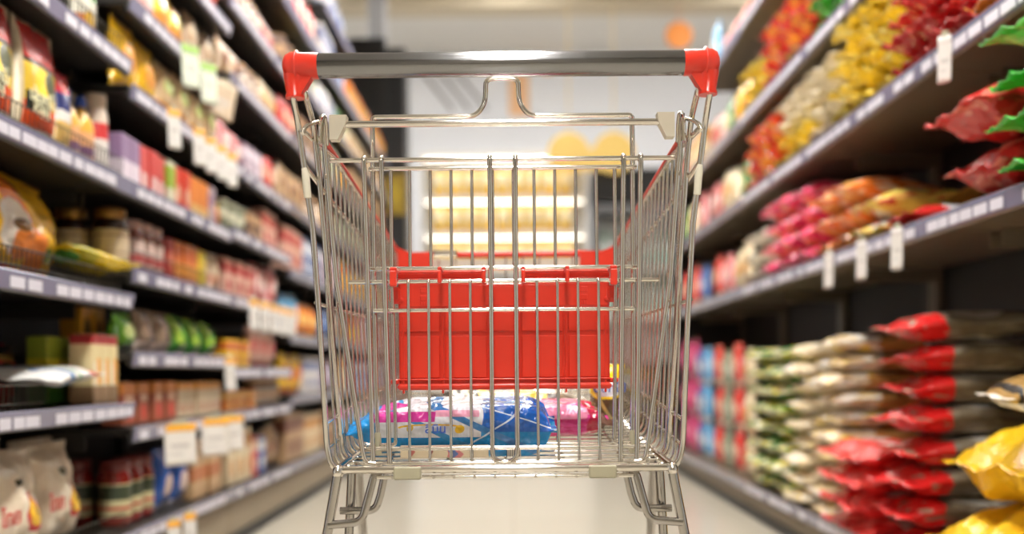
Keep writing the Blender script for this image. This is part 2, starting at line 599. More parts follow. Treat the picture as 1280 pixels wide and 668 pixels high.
# basket: U-bent wires that run down one side, across the floor and up the other
Y0, Y1 = 1.44, 2.0
def lerp(a, b, t): return a + (b - a) * t
def half_top(y): return lerp(.2535, .2175, (y - Y0) / (Y1 - Y0))
def half_bot(y): return lerp(.2345, .204, (y - 1.40) / .6)
def z_rim(y): return lerp(.950, .864, (y - Y0) / (Y1 - Y0))
def z_floor(y): return lerp(.4865, .566, (y - 1.36) / .64)
nU = 21
m = MB()
for k in range(nU):
    y = 1.385 + k * (1.985 - 1.385) / (nU - 1)
    ht, hb = half_top(max(y, 1.40)), half_bot(max(y, 1.36))
    zt = min(z_rim(y), .948) - .004
    p = [W(-ht, y, zt), W(-hb, y, z_floor(y)), W(hb, y, z_floor(y)), W(ht, y, zt)]
    m.tube(fillet(p, .022, 5), .0022, 7)
for k in range(5):                                                       # bearers under the floor wires
    x = -.17 + k * .085
    m.tube([W(x, 1.35, z_floor(1.35) - .004), W(x * .9, 1.99, z_floor(1.99) - .004)], .0024, 7)
m.build('basket_wires', M_CHROME, cart)
def sx(y, z):                                                            # half width at depth y, height z
    t = (z - z_floor(y)) / (z_rim(y) - z_floor(y))
    return lerp(half_bot(y), half_top(y), t) + .0035
for sg in (-1, 1):
    m = MB()
    for za, zb, r, ya in ((.9385, None, .0036, 1.305), (.893, .806, .0034, 1.305), (.714, .714, .0026, 1.325), (.552, .612, .0032, 1.335), (.517, .580, .0032, 1.34)):
        pts = []
        for k in range(9):
            y = lerp(ya, 1.985, k / 8)
            if zb is None:
                z = lerp(za, z_rim(y) - .004, min(1, max(0, (y - 1.40) / .1)))
                x = half_top(y) if y > Y0 else lerp(.2605, half_top(Y0), (y - ya) / (Y0 - ya))
            else:
                z = lerp(za, zb, k / 8)
                x = sx(y, z) if y > 1.42 else lerp({.893: .259, .714: .250, .552: .2415, .517: .240}[za], sx(1.44, z), (y - ya) / (1.44 - ya))
            pts.append(W(sg * x, y, z))
        m.tube(pts, r, 8)
    m.build('side_rails', M_CHROME, cart)
    m = MB()
    m.tube([W(sg * half_top(y), y, z_rim(y)) for y in (1.425, 1.55, 1.7, 1.85, 1.99)], [.0040, .0048, .0048, .0048, .0048], 10)
    m.build('red_side_rim', M_RED, cart)
# nose of the basket
m = MB()
for k in range(13):
    x = -.19 + k * .38 / 12
    m.tube([W(x, 1.993, .564), W(x * 1.06, 1.998, .850)], .0019, 7)
for z, h in ((.568, .199), (.64, .2005), (.72, .203), (.80, .206)):
    m.tube([W(-h, 1.996, z), W(h, 1.996, z)], .0028, 8)
m.tube([W(-.2, 2.0, .578), W(.2, 2.0, .578)], .0046, 10)
m.build('front_grid', M_CHROME, cart)
m = MB()
zt = .853
m.box(W(.035, 2.0, zt + .003), (.27, .016, .013), .004)
for sg in (-1, 1):
    q = [(.2235, .874), (.2235, .828), (.148, .828), (.148, .861), (.192, .860), (.206, .8655)]
    n = len(q)
    a = [W(sg * x, 1.985, z) for x, z in q] + [W(sg * x, 2.016, z) for x, z in q]
    fs = [list(range(n))[::-1], [n + i for i in range(n)]] + [[i, (i + 1) % n, n + (i + 1) % n, n + i] for i in range(n)]
    m.add(a, fs if sg > 0 else [f[::-1] for f in fs])
m.build('front_bumper', M_RED, cart)
MB().box(W(-.122, 1.99, .858), (.050, .010, .014), .003).build('card_holder', M_CHROME, cart)
m = MB()
m.box(W(0, 2.002, .838), (.30, .003, .016), .001)
m.build('bumper_strip', plain('pale_strip', (236, 228, 214), .4), cart)

# under frame
BZ = at(628, 586, 1.335).z
m = MB()
m.tube(fillet([W(-.222, 1.42, BZ + .006), W(-.2265, 1.35, BZ), W(-.220, 1.335, BZ), W(.220, 1.335, BZ), W(.2265, 1.35, BZ), W(.222, 1.42, BZ + .006)], .012), .0056, 12)
m.tube([W(-.172, 1.337, BZ - .0105), W(.172, 1.337, BZ - .0105)], .0030, 8)
for k in range(12):
    m.lathe([(.0022, -.004), (.0022, .004)], W(-.15 + k * .0273, 1.334, BZ - .0105), 8, axis='y')
m.tube([W(-.222, 1.40, BZ + .004), W(-.19, 1.98, .545), W(.19, 1.98, .545), W(.222, 1.40, BZ + .004)], .0050, 10)
for sg in (-1, 1):                                                       # weld at the corner
    m.lathe([(.001, -.008), (.0072, -.005), (.0080, 0), (.0065, .006), (.001, .009)], W(sg * .2245, 1.337, BZ - .003), 12, axis='z')
m.build('bottom_rail', M_CHROME, cart)
for sg in (-1, 1):
    m = MB()
    m.box(W(sg * .1305, 1.334, BZ - .0045), (.037, .0150, .0175), .0018)
    m.build('rail_clip', M_CLIP2, cart)
def leg_at(sg, x0, y0, z0, x1, y1, z1, r):
    return MB().tube([W(sg * x0, y0, z0), W(sg * x1, y1, z1)], r, 14)
for sg in (-1, 1):
    leg_at(sg, .2245, 1.337, BZ - .004, .2960, 1.36, .115, .0068).build('rear_leg', M_TUBE, cart)
    leg_at(sg, .2190, 1.47, .492, .2560, 1.86, .112, .0072).build('front_leg', M_TUBE, cart)
    leg_at(sg, .2215, 1.44, BZ + .004, .2380, 1.46, .235, .0066).build('inner_strut', M_TUBE, cart)
    m = MB()
    p = [W(sg * .168, 1.345, BZ - .006), W(sg * .1765, 1.342, BZ - .008), W(sg * .1865, 1.339, BZ - .046), W(sg * .1930, 1.338, BZ - .070), W(sg * .238, 1.338, BZ - .0745)]
    m.tube(fillet(p, .022, 7), .0056, 12)
    m.build('tray_hook', M_TUBE, cart)
    m = MB()
    p = [W(sg * .160, 1.43, BZ + .003), W(sg * .1700, 1.43, BZ + .0005), W(sg * .1800, 1.43, BZ - .046), W(sg * .1875, 1.43, BZ - .068), W(sg * .238, 1.43, BZ - .068)]
    m.tube(fillet(p, .022, 7), .0056, 12)
    m.build('tray_hook', M_TUBE, cart)
m = MB()
m.tube(fillet([W(-.297, 1.36, .112), W(-.258, 1.90, .108), W(-.2, 1.96, .108), W(.2, 1.96, .108), W(.258, 1.90, .108), W(.297, 1.36, .112)], .05), .0085, 12)
m.build('chassis', M_TUBE, cart)
for sx_, y in ((-.297, 1.37), (.297, 1.37), (-.257, 1.88), (.257, 1.88)):
    m = MB()
    m.lathe([(.012, .088), (.016, .090), (.016, .098), (.012, .100)], W(sx_, y, 0), 14)
    for d in (-.014, .014):
        m.box(W(sx_ + d, y + .012, .068), (.003, .030, .052), .001)
    c = m.build('caster', M_TUBE, cart)
    c['o'] = list(cart['o'])
    MB().lathe([(.020, -.010), (.044, -.0095), (.0475, -.005), (.0475, .005), (.044, .0095), (.020, .010)], W(sx_, y + .018, .0478), 24, axis='x').build('wheel', M_RUBBER, c)
# ------------------------------------------------------------------ goods: one builder per kind of packaging
ORD = ['first', 'second', 'third', 'fourth', 'fifth', 'sixth', 'seventh', 'eighth', 'ninth', 'tenth', 'eleventh', 'twelfth', 'thirteenth', 'fourteenth',
       'fifteenth', 'sixteenth', 'seventeenth', 'eighteenth', 'nineteenth', 'twentieth']


class Proto:
    """one kind of goods: the first placement uses the built object itself, later ones copy it with its parts"""
    def __init__(s, root, w, d, h, cat):
        s.root, s.w, s.d, s.h, s.cat, s.used = root, w, d, h, cat, False
        s.kids = {}
        def walk(o):
            s.kids[o.name] = list(o.children)
            for c in o.children: walk(c)
        bpy.context.view_layer.update()
        walk(root)

    def put(s, loc, rot, label, group=None, scale=None):
        o = copy_tree(s.root, s.kids) if s.used else s.root
        s.used = True
        o.location = loc
        o.rotation_euler = rot
        if scale: o.scale = scale
        tag(o, label, s.cat, group)
        if not group and 'group' in o: del o['group']
        return o


def ink(text, size, mat, name='lettering', parent=None, M=None, depth=.0006):
    cu = bpy.data.curves.new(name, 'FONT')
    cu.body = text
    cu.size = size
    cu.align_x = 'CENTER'
    cu.align_y = 'CENTER'
    cu.extrude = depth
    cu.offset = size * .012
    o = bpy.data.objects.new(name, cu)
    COL.objects.link(o)
    dg = bpy.context.evaluated_depsgraph_get()
    me = bpy.data.meshes.new_from_object(o.evaluated_get(dg))
    bpy.data.objects.remove(o)
    me.name = name
    # text lies in x,y: stand it up so that it faces local -y
    T = Matrix(((1, 0, 0, 0), (0, 0, -1, 0), (0, 1, 0, 0), (0, 0, 0, 1)))
    me.transform((M or Matrix.Identity(4)) @ T)
    me.materials.clear(); me.materials.append(mat)
    r = bpy.data.objects.new(name, me)
    COL.objects.link(r)
    r.parent = parent
    return r


def pillow(w, h, t, seed=0, nu=14, nv=20, seal=.07, seal_lo=None, crumple=.10, pu=3.0, pv=.5, fat=.5, squash=0.0, pleat=.0025, zig=0, droop=0.0, flare=.0):
    """a filled film bag: two sheets welded at both ends, pleated near the seals, slack in between. x across, z along, y thick"""
    m = MB()
    so = Vector((seed * 7.13, seed * 3.7, seed * 1.9))
    lo = seal if seal_lo is None else seal_lo

    def prof(v):
        a, b = lo, 1 - seal
        if v <= a or v >= b:
            return 0.0
        q = (v - a) / (b - a)
        q = q ** (math.log(.5) / math.log(fat))
        return max(0.0, math.sin(math.pi * q)) ** pv

    def pt(side):
        def fn(i, j):
            u, v = 2 * i - 1, j
            f = prof(v)
            e = max(0.0, 1 - abs(u) ** pu) ** .6
            x = u * w / 2 * (1 - .09 * f + flare * (1 - f))
            y = side * t / 2 * f * e
            n = noise.noise(Vector((u * 1.8, v * 3.2, side)) + so)
            n2 = noise.noise(Vector((u * 5.5, v * 7.5, side * 2)) + so)
            y += side * t * crumple * f * e * (n + .55 * n2)
            near = max(0.0, 1 - min(v, 1 - v) / .28)
            y += pleat * near * 1.7 * (noise.noise(Vector((u * 3.1 + seed, v * 2.0, 5.5))) + .5 * noise.noise(Vector((u * 7.3, seed, v * 3)))) * (1 if f == 0 else e)
            if f == 0.0:
                y += side * .0006
            z = v * h
            if zig and (j == 0 or j == 1):
                z += (1 if j == 1 else -1) * (.006 if round(i * nu) % 2 else 0.0)
            y += droop * (abs(v - .5) * 2) ** 3
            if squash:
                y = max(-t * squash, min(t * squash, y))
            return Vector((x, y, z))
        return fn
    m.grid(pt(-1), nu, nv)
    m.grid(pt(1), nu, nv, flip=True)
    # weld the two sheets along their border
    k = (nu + 1) * (nv + 1)
    ring = list(range(nu + 1)) + [j * (nu + 1) + nu for j in range(1, nv + 1)] + [nv * (nu + 1) + i for i in range(nu - 1, -1, -1)] + [j * (nu + 1) for j in range(nv - 1, 0, -1)]
    for a, b in zip(ring, ring[1:] + ring[:1]):
        m.f.append([b, a, a + k, b + k]); m.mi.append(0); m.sm.append(True)
    return m


LIE = lambda h, t: Matrix(((1, 0, 0, 0), (0, 0, 1, -h / 2), (0, 1, 0, t / 2), (0, 0, 0, 1)))


def P_pouch(name, cat, w, h, t, mat, lie=False, **k):
    if lie:
        k.setdefault('squash', .40)
    m = pillow(w, h, t, **k)
    if lie:
        m.xf(LIE(h, t))
    lo = min(p.z for p in m.v)
    m.xf(Matrix.Translation((0, 0, -lo)))
    o = m.build(name, mat)
    if lie:
        return Proto(o, w, h, max(p.z for p in m.v), cat)
    return Proto(o, w, t, h, cat)


def P_carton(name, cat, w, d, h, mat, flap=None):
    m = MB()
    m.box((0, 0, h / 2), (w, d, h), .0022)
    o = m.build(name, mat)
    f = MB()
    f.box((0, -.004, h + .0006), (w - .004, d - .010, .0012), .0004)
    f.box((0, -d / 2 + .005, h + .0004), (w * .3, .006, .0016), .0004)
    f.build('top_flap', flap or mat, o)
    return Proto(o, w, d, h + .0012, cat)


def P_jar(name, cat, r, h, glass, lid, label, wide=False):
    o = MB().lathe([(r * .86, 0), (r * .97, .004), (r, .012), (r, h * .70), (r * .96, h * .76), (r * .84, h * .82), (r * .80, h * .86)], n=22).build(name, glass)
    MB().lathe([(r * .84, h * .835), (r * .89, h * .845), (r * .89, h * .985), (r * .85, h), (r * .2, h)], n=22).build('lid', lid, o)
    MB().lathe([(r * 1.006, h * .16), (r * 1.012, h * .165), (r * 1.012, h * .64), (r * 1.006, h * .645)], n=22).build('label', label, o)
    return Proto(o, 2 * r, 2 * r, h, cat)


def P_bottle(name, cat, r, h, body, cap, label=None, flat=1.0):
    o = MB().lathe([(r * .8, 0), (r, .008), (r, h * .55), (r * .93, h * .64), (r * .62, h * .74), (r * .36, h * .80), (r * .36, h * .86)], n=20, sy=flat).build(name, body)
    MB().lathe([(r * .40, h * .845), (r * .44, h * .85), (r * .44, h * .95), (r * .34, h), (r * .1, h)], n=18).build('cap', cap, o)
    if label:
        MB().lathe([(r * 1.008, h * .12), (r * 1.012, h * .125), (r * 1.012, h * .50), (r * 1.008, h * .505)], n=20, sy=flat).build('label', label, o)
    return Proto(o, 2 * r, 2 * r * flat, h, cat)


def P_cup(name, cat, r, h, body, lid):
    o = MB().lathe([(r * .72, 0), (r * .74, .004), (r * .96, h * .93), (r * .94, h * .95)], n=22).build(name, body)
    MB().lathe([(r * .97, h * .925), (r * 1.03, h * .94), (r * 1.03, h * .965), (r * .97, h * .985), (r * .9, h), (r * .2, h)], n=22).build('lid', lid, o)
    return Proto(o, 2 * r, 2 * r, h, cat)


def P_tag(name, w, h, col, band, mat=None, tilt=.15):
    """a price card on a plastic clip; the card hangs from the shelf rail"""
    m = MB()
    def f(side):
        def fn(i, j):
            z = -j * h
            y = -tilt * .3 * h * j ** 2 + .006 * math.sin(i * 3.14) * j + side * .0006
            return Vector(((i - .5) * w, y, z))
        return fn
    m.grid(f(-1), 6, 8, flip=True); m.grid(f(1), 6, 8)
    n = 7 * 9
    ring = list(range(7)) + [j * 7 + 6 for j in range(1, 9)] + [8 * 7 + i for i in range(5, -1, -1)] + [j * 7 for j in range(7, 0, -1)]
    for a, b in zip(ring, ring[1:] + ring[:1]):
        m.f.append([a, b, b + n, a + n]); m.mi.append(0); m.sm.append(False)
    o = m.build(name, mat or pack('card_' + name, col, [('band', 'z', .82, 1.01, band), ('rect', 'x', .2, .8, 'z', .42, .52, (200, 196, 192)), ('rect', 'x', .15, .6, 'z', .24, .30, (205, 202, 198))], .55, 0.0))
    c = MB(); c.box((0, .003, .004), (w * .5, .008, .014), .002)
    c.build('card_clip', M_CLIP2, o)
    return Proto(o, w, .01, h, 'price tag')


# ------------------------------------------------------------------ shelving
M_SHELF = plain('dark_shelf_steel', (44, 41, 39), 0.42)
M_SHELF_R = plain('dark_shelf_steel_tan', (112, 100, 84), 0.34)
M_BACK = plain('shelf_back_panel', (26, 24, 22), 0.55)
M_KICK = plain('beige_plinth', (146, 132, 110), 0.5)
M_RAIL = plain('lilac_price_rail', (138, 136, 164), 0.25, coat=.4)
M_LABEL = plain('white_price_card', (214, 212, 224), 0.4)
M_GUARD = plain('dark_wire_guard', (56, 50, 38), 0.4, metal=.5)
BAYW = ['first', 'second', 'third', 'fourth', 'fifth', 'sixth', 'seventh']
SHELVES = {}


def bay(side, idx, y0, y1, levels, top, depth=.44, guards=(), labels=True, seed=0, end=False):
    s = -1 if side == 'left' else 1
    xf = XL if side == 'left' else XR
    ym, ln = (y0 + y1) / 2, (y1 - y0) - .004
    steel = M_SHELF if side == 'left' else M_SHELF_R
    t = thing('shelving_unit', (xf + s * depth / 2, ym, 0), True)
    tag(t, f'dark steel supermarket shelving unit full of goods, {BAYW[idx]} {side} bay from the camera', 'shelving unit', f'shelving along the {side} of the aisle')
    xb = xf + s * depth
    MB().box((xb - s * .012, ym, top / 2 + .02), (.02, ln, top - .06), .003).build('back_panel', M_BACK, t)
    for yy in (y0 + .02, y1 - .02):
        MB().box((xb - s * .035, yy, top / 2), (.025, .03, top), .003).build('upright', steel, t)
    if end:
        MB().box((xf + s * (depth / 2 + .01), y1 - .012, top / 2), (depth - .04, .018, top), .004).build('end_panel', M_BACK, t)
    z0 = levels[0]
    MB().box((xf + s * (depth / 2 + .012), ym, (z0 - .05) / 2), (depth - .03, ln, z0 - .052), .004).build('plinth', M_KICK, t)
    MB().box((xf + s * .022, ym, .022), (.012, ln, .040), .002).build('toe_strip', M_BACK, t)
    r = random.Random(idx * 17 + seed)
    for k, z in enumerate(levels):
        SHELVES[side, idx, k] = z
        m = MB()
        m.box((xf + s * (depth / 2 - .005), ym, z - .013), (depth - .05, ln, .022), .003)
        m.box((xf + s * .022, ym, z - .022), (.012, ln, .040), .003)             # folded front edge
        for yy in (y0 + .03, y1 - .03):                                             # brackets
            m.box((xb - s * .16, yy, z - .040), (.26, .006, .050), .002)
        sh = m.build('shelf', steel, t)
        sh['o'] = list(t['o'])
        rl = MB()
        tilt = Matrix.Rotation(s * R(-12), 3, 'Y')
        rl.box((xf + s * .009, ym, z - .019), (.005, ln, .040), .0015, rot=tilt)
        rl.build('price_rail', M_RAIL, sh)
        if labels:
            y = max(y0 + .03, 1.8)
            while y < y1 - .05:
                wl = r.choice((.045, .055, .06))
                if r.random() < .86 and y + wl < y1 - .01:
                    b = MB().box((xf + s * .0055, y + wl / 2, z - .019), (.0014, wl, .031), .0004, rot=None)
                    b.build('price_label', M_LABEL, sh)
                y += wl + r.uniform(.003, .016)
        for (kk, ga, gb) in guards:
            if kk != k:
                continue
            g = MB()
            gx_ = xf + s * .026
            n = int((gb - ga) / .0205)
            for q in range(n + 1):
                y = ga + q * (gb - ga) / n
                g.tube([(gx_, y, z + .001), (gx_ - s * .004, y, z + .052)], .0013, 5)
            for zz in (.014, .052):
                g.tube([(gx_ - s * .0015, ga, z + zz), (gx_ - s * .0015, gb, z + zz)], .0018, 6)
            g.build('wire_guard', M_GUARD, sh)
    return t


def frontx(side, back, d):
    return (XL - .030 - back - d / 2) if side == 'left' else (XR + .030 + back + d / 2)


FACE = {'left': R(90), 'right': R(-90)}
SHW = ['bottom', 'second', 'third', 'fourth', 'fifth', 'sixth', 'seventh', 'eighth', 'ninth']


def where(side, idx, k):
    if k == 0:
        return f'bottom shelf, {BAYW[idx]} {side} bay'
    return f'{SHW[k]} shelf up, {BAYW[idx]} {side} bay'


RUNS = {}
SOFT = ('pouch', 'bag', 'snack bag')


def row(P, desc, side, idx, k, ya, yb, back=.012, gap=.003, n=None, jit=.03, layers=1, lift=0.0, tilt=0.0, ymin=None):
    """a run of like goods along a shelf, facing the aisle"""
    z = SHELVES[side, idx, k] + .0015 + lift
    pitch = P.w + gap
    if n is None:
        n = max(1, int((yb - ya + gap) / pitch))
    pitch = (yb - ya) / n if n > 1 else 0
    key = (desc, side, idx, k)
    q0 = RUNS.get(key, 0)
    grp = f'{desc}s on the {side} shelving'
    for L in range(layers):
        for q in range(n):
            y = ya + (yb - ya) / n * (q + .5)
            x = frontx(side, back + rng.uniform(0, .008), P.d)
            o = ORD[q0] if q0 < len(ORD) else f'later'
            q0 += 1
            lab = f'{desc}, {o} from camera, {where(side, idx, k)}'
            P.put((x, y, z + L * (P.h + .001)), (tilt * rng.uniform(.4, 1), 0, FACE[side] + rng.uniform(-jit, jit)), lab, grp, (rng.uniform(.95, 1.0), 1, rng.uniform(.90, 1.02)) if P.cat in SOFT and layers == 1 else None)
    RUNS[key] = q0


def stack(P, desc, side, idx, k, y, n, pitch, back=.0, jit=.06, lift=0.0, dx=.012, dy=.012, z=None, rx=0.0):
    """goods piled one on another"""
    z0 = (SHELVES[side, idx, k] if z is None else z) + .0015 + lift
    full = n * pitch
    pitch = max(pitch, P.h * .985)
    n = max(1, int(full / pitch + .35))
    key = (desc, side, idx, k)
    q0 = RUNS.get(key, 0)
    for q in range(n):
        x = frontx(side, back + rng.uniform(-dx, dx), P.d)
        lab = f'{desc}, {ORD[q0]} up, {where(side, idx, k)}'
        q0 += 1
        P.put((x, y + rng.uniform(-dy, dy), z0 + q * pitch), (rx + rng.uniform(-jit, jit) * .15, rng.uniform(-jit, jit) * .15, FACE[side] + rng.uniform(-jit, jit)), lab, f'{desc}s on the {side} shelving', (rng.choice((-1, 1)), rng.uniform(.93, 1.04), rng.uniform(.93, 1.0)))
    RUNS[key] = q0
# ------------------------------------------------------------------ bays
LB = [(1.30, 2.63), (2.63, 3.57), (3.57, 4.51), (4.51, 5.45), (5.45, 6.39), (6.39, 7.33), (7.33, 8.27)]
LL = [[.21, .548, .832, 1.132, 1.450], [.21, .482, .682, .905, 1.132, 1.392, 1.625, 1.87], [.21, .485, .645, .905, 1.15, 1.392, 1.71, 1.985, 2.32],
      [.21, .52, .80, 1.10, 1.40, 1.72, 2.04, 2.32], [.21, .52, .82, 1.10, 1.40, 1.72, 2.04, 2.32, 2.66], [.21, .50, .80, 1.10, 1.40, 1.72, 2.04, 2.32], [.21, .50, .80, 1.10, 1.40, 1.72, 2.04, 2.32]]
LG = {0: [(0, 2.2, 2.6), (1, 1.4, 2.15), (2, 1.4, 2.58), (3, 1.4, 2.6), (4, 1.4, 2.6)], 1: [(3, 2.66, 3.3)]}
for i, (a, b) in enumerate(LB):
    bay('left', i, a, b, LL[i], 2.05 if i == 0 else (2.3 if i == 1 else (2.7 if i < 4 else (2.9 if i == 4 else 3.4))), guards=LG.get(i, ()), labels=i < 3, end=i == 6)
RB = [(1.46, 2.40), (2.40, 3.34), (3.34, 4.28), (4.28, 5.22), (5.22, 6.16)]
RL = [[.14, .975, 1.358], [.14, .975, 1.358, 1.70], [.14, .975, 1.358, 1.70, 2.10], [.14, .975, 1.358, 1.70, 2.10], [.14, .975, 1.358, 1.72]]
for i, (a, b) in enumerate(RB):
    bay('right', i, a, b, RL[i], (1.9, 2.0, 2.2, 2.14, 1.95)[i], depth=.48, labels=i < 3, end=i == 4)

# ------------------------------------------------------------------ inks and films
def card(name, base, *feats, **k):
    return pack(name, base, feats, k.pop('rough', .42), k.pop('coat', .08), **k)


def film(name, base, *feats, **k):
    return pack(name, base, feats, k.pop('rough', .27), k.pop('coat', .18), crinkle=k.pop('crinkle', .25), **k)


INK_CREAM = plain('cream_ink', (236, 232, 190), .4)
INK_RED = plain('red_ink', (196, 40, 40), .4)
INK_BLUE = plain('blue_ink', (40, 90, 190), .4)
INK_WHITE = plain('white_ink', (240, 240, 236), .4)
INK_DARK = plain('dark_ink', (40, 36, 36), .5)

# ================================================================== left, first bay
# top shelf
greenbag = P_pouch('green_snack_pouch', 'snack bag', .13, .17, .05, film('green_film', (70, 150, 50), ('oval', 'x', .5, .3, 'z', .55, .18, (190, 205, 60)), ('band', 'z', .0, .16, (40, 90, 40)), warp=.1), seed=1)
row(greenbag, 'green snack pouch', 'left', 0, 4, 1.9, 2.34, back=.03)
mixpouch = P_pouch('white_green_pouch', 'snack bag', .135, .19, .05, film('white_green_film', (226, 222, 206), ('band', 'z', .0, .3, (224, 128, 60)), ('oval', 'x', .5, .34, 'z', .7, .16, (90, 150, 70)), ('oval', 'x', .45, .2, 'z', .28, .12, (240, 190, 60)), warp=.15), seed=2)
row(mixpouch, 'white pouch with green oval', 'left', 0, 4, 2.35, 2.62, back=.02)

# second shelf from the top: noodle pouches, boxes, squeeze packs, jars
noodle = P_pouch('noodle_pouch', 'noodle pouch', .19, .265, .055, film('noodle_film', (205, 190, 160), ('rect', 'x', .12, .9, 'z', .04, .32, (236, 84, 30)), ('rect', 'x', .12, .9, 'z', .04, .12, (228, 220, 205)), ('rect', 'x', .12, .9, 'z', .32, .64, (222, 186, 62)), ('oval', 'x', .52, .22, 'z', .50, .14, (245, 215, 40)), ('oval', 'x', .70, .16, 'z', .52, .12, (70, 76, 24)), ('rect', 'x', .14, .62, 'z', .25, .40, (44, 52, 50)), ('rect', 'x', .12, .9, 'z', .64, .68, (56, 44, 32)), ('rect', 'x', .12, .9, 'z', .68, .98, (186, 34, 26)), warp=.05), seed=4, crumple=.07, fat=.4, pu=4)
T0 = lambda x, y, z: Matrix.Translation((x, y, z))
ink('เส้นหมี่', .040, INK_CREAM, 'lettering', noodle.root, T0(-.018, -.0305, .098))
ink('ช้อน', .044, INK_CREAM, 'lettering', noodle.root, T0(-.018, -.0305, .070))
noodle.kids = {noodle.root.name: list(noodle.root.children)}
row(noodle, 'red and yellow noodle pouch', 'left', 0, 3, 1.72, 2.315, back=.015, n=3, jit=.04)
olive = P_carton('olive_carton', 'carton', .085, .06, .25, card('olive_card', (112, 110, 40), ('oval', 'x', .5, .3, 'z', .55, .12, (150, 150, 60)), ('band', 'z', .95, 1.01, (50, 90, 120))))
row(olive, 'tall olive green carton', 'left', 0, 3, 2.42, 2.61, back=.13, n=2)
maroon = P_carton('maroon_carton', 'carton', .08, .06, .25, card('maroon_card', (92, 24, 20), ('band', 'z', .3, .5, (150, 60, 40))))
row(maroon, 'tall maroon carton behind the squeeze packs', 'left', 0, 3, 2.335, 2.415, back=.14, n=1)
M_BLUECAP = plain('blue_cap', (36, 74, 170), .35)
squeeze = P_bottle('yellow_bottle', 'bottle', .032, .19, plain('yellow_bottle', (228, 178, 70), .3, coat=.3), M_BLUECAP, card('squeeze_label', (226, 170, 120), ('band', 'z', .2, .5, (120, 84, 120)), warp=.1))
row(squeeze, 'yellow bottle with blue cap', 'left', 0, 3, 2.40, 2.55, back=.03, n=2)
redpk = P_pouch('red_blue_pouch', 'pouch', .085, .20, .04, film('red_blue_film', (206, 40, 56), ('band', 'z', .0, .42, (230, 190, 110)), ('band', 'z', .42, .55, (236, 232, 226)), ('band', 'z', .55, .75, (40, 50, 110)), warp=.08), seed=6)
row(redpk, 'red pouch with dark blue band', 'left', 0, 3, 2.318, 2.40, back=.02, n=1)
wjar = P_jar('white_red_jar', 'jar', .031, .215, plain('white_jar', (222, 206, 190), .3, coat=.3), plain('cream_lid', (206, 190, 170), .4), card('wjar_label', (226, 222, 216), ('band', 'z', .6, 1.0, (206, 60, 60)), ('oval', 'y', .5, .12, 'z', .35, .12, (60, 130, 200))))
row(wjar, 'white jar with red band', 'left', 0, 3, 2.55, 2.625, back=.02, n=1)
row(wjar, 'white jar with red band behind', 'left', 0, 3, 2.55, 2.625, back=.095, n=1)

# third shelf: the large yellow snack bag slumped over the guard
snack = P_pouch('yellow_snack_bag', 'snack bag', .46, .250, .15, film('yellow_snack_film', (246, 190, 30), ('rect', 'x', -.1, .5, 'z', .74, 1.01, (206, 60, 24)), ('slash', 'x', 'z', .5, .60, .78, (240, 130, 34)), ('oval', 'x', .36, .13, 'z', .44, .24, (240, 230, 216)), ('oval', 'x', .44, .09, 'z', .30, .13, (230, 130, 50)), ('oval', 'x', .42, .06, 'z', .46, .06, (110, 70, 20)), ('oval', 'x', .72, .08, 'z', .26, .08, (110, 130, 40)), ('slash', 'x', 'z', -.8, .80, .86, (238, 232, 60)), ('band', 'z', .08, .12, (226, 60, 30)), ('band', 'z', -.01, .07, (232, 214, 40)), warp=.12, crinkle=.5), seed=9, crumple=.15, fat=.42, nu=20, nv=26)
p0 = at(28, 330, 2.0)
snack.put((XL - .145, 2.215, LL[0][2] + .003), (R(-4), R(2), R(93)), 'large yellow and orange snack bag standing on the guarded third shelf nearest the camera')
tail = P_pouch('yellow_crumpled_bag', 'snack bag', .13, .24, .045, film('yellow_green_film', (244, 210, 24), ('band', 'y', .55, .8, (190, 180, 30)), ('oval', 'x', .5, .4, 'y', .86, .12, (90, 160, 70)), warp=.3, crinkle=.8), lie=True, seed=12, crumple=.3, flare=.1)
tail.put((XL - .072, 2.475, LL[0][2] + .057), (R(7), R(8), R(158)), 'yellow crumpled bag lying over the wire guard beside the large snack bag')

# fourth shelf
M_BEIGE = film('beige_film', (190, 172, 144), ('noise', 4, .56, (206, 190, 164)))
beige = P_pouch('beige_bag', 'bag', .16, .17, .08, M_BEIGE, seed=14)
row(beige, 'plain beige bag', 'left', 0, 1, 1.93, 2.25, back=.12, n=2)
redblack = P_pouch('red_black_bag', 'bag', .15, .16, .06, film('red_black_film', (186, 36, 36), ('oval', 'x', .5, .34, 'z', .52, .18, (52, 46, 50)), ('band', 'z', .72, .80, (150, 120, 60)), ('band', 'z', .8, 1.01, (40, 26, 26)), warp=.12), seed=15)
row(redblack, 'red bag with black oval', 'left', 0, 1, 2.27, 2.42, back=.165, n=1)
greenbox = P_carton('green_carton', 'carton', .10, .05, .165, card('green_card', (60, 120, 44), ('band', 'z', .34, .68, (214, 204, 50)), ('band', 'z', .68, 1.01, (150, 166, 50))))
row(greenbox, 'green carton with yellow band', 'left', 0, 1, 2.395, 2.605, back=.095, n=2, jit=.01)
yelbox = P_carton('yellow_white_carton', 'carton', .05, .06, .172, card('yellow_white_card', (226, 210, 160), ('band', 'z', .86, 1.01, (176, 56, 56)), ('rect', 'x', .5, .9, 'z', .28, .66, (236, 166, 70)), ('rect', 'x', .12, .42, 'z', .1, .6, (238, 226, 206)), ('band', 'z', -.01, .26, (140, 112, 80))))
row(yelbox, 'yellow and white carton with red top', 'left', 0, 1, 2.445, 2.605, back=.008, n=3, jit=.01)
flat = P_pouch('white_flat_bag', 'bag', .20, .30, .045, film('white_flat_film', (232, 230, 228), ('band', 'y', .30, .38, (70, 130, 190)), ('band', 'y', .48, .54, (90, 160, 110)), ('band', 'y', .76, .86, (220, 50, 60)), warp=.2), lie=True, seed=17, crumple=.2)
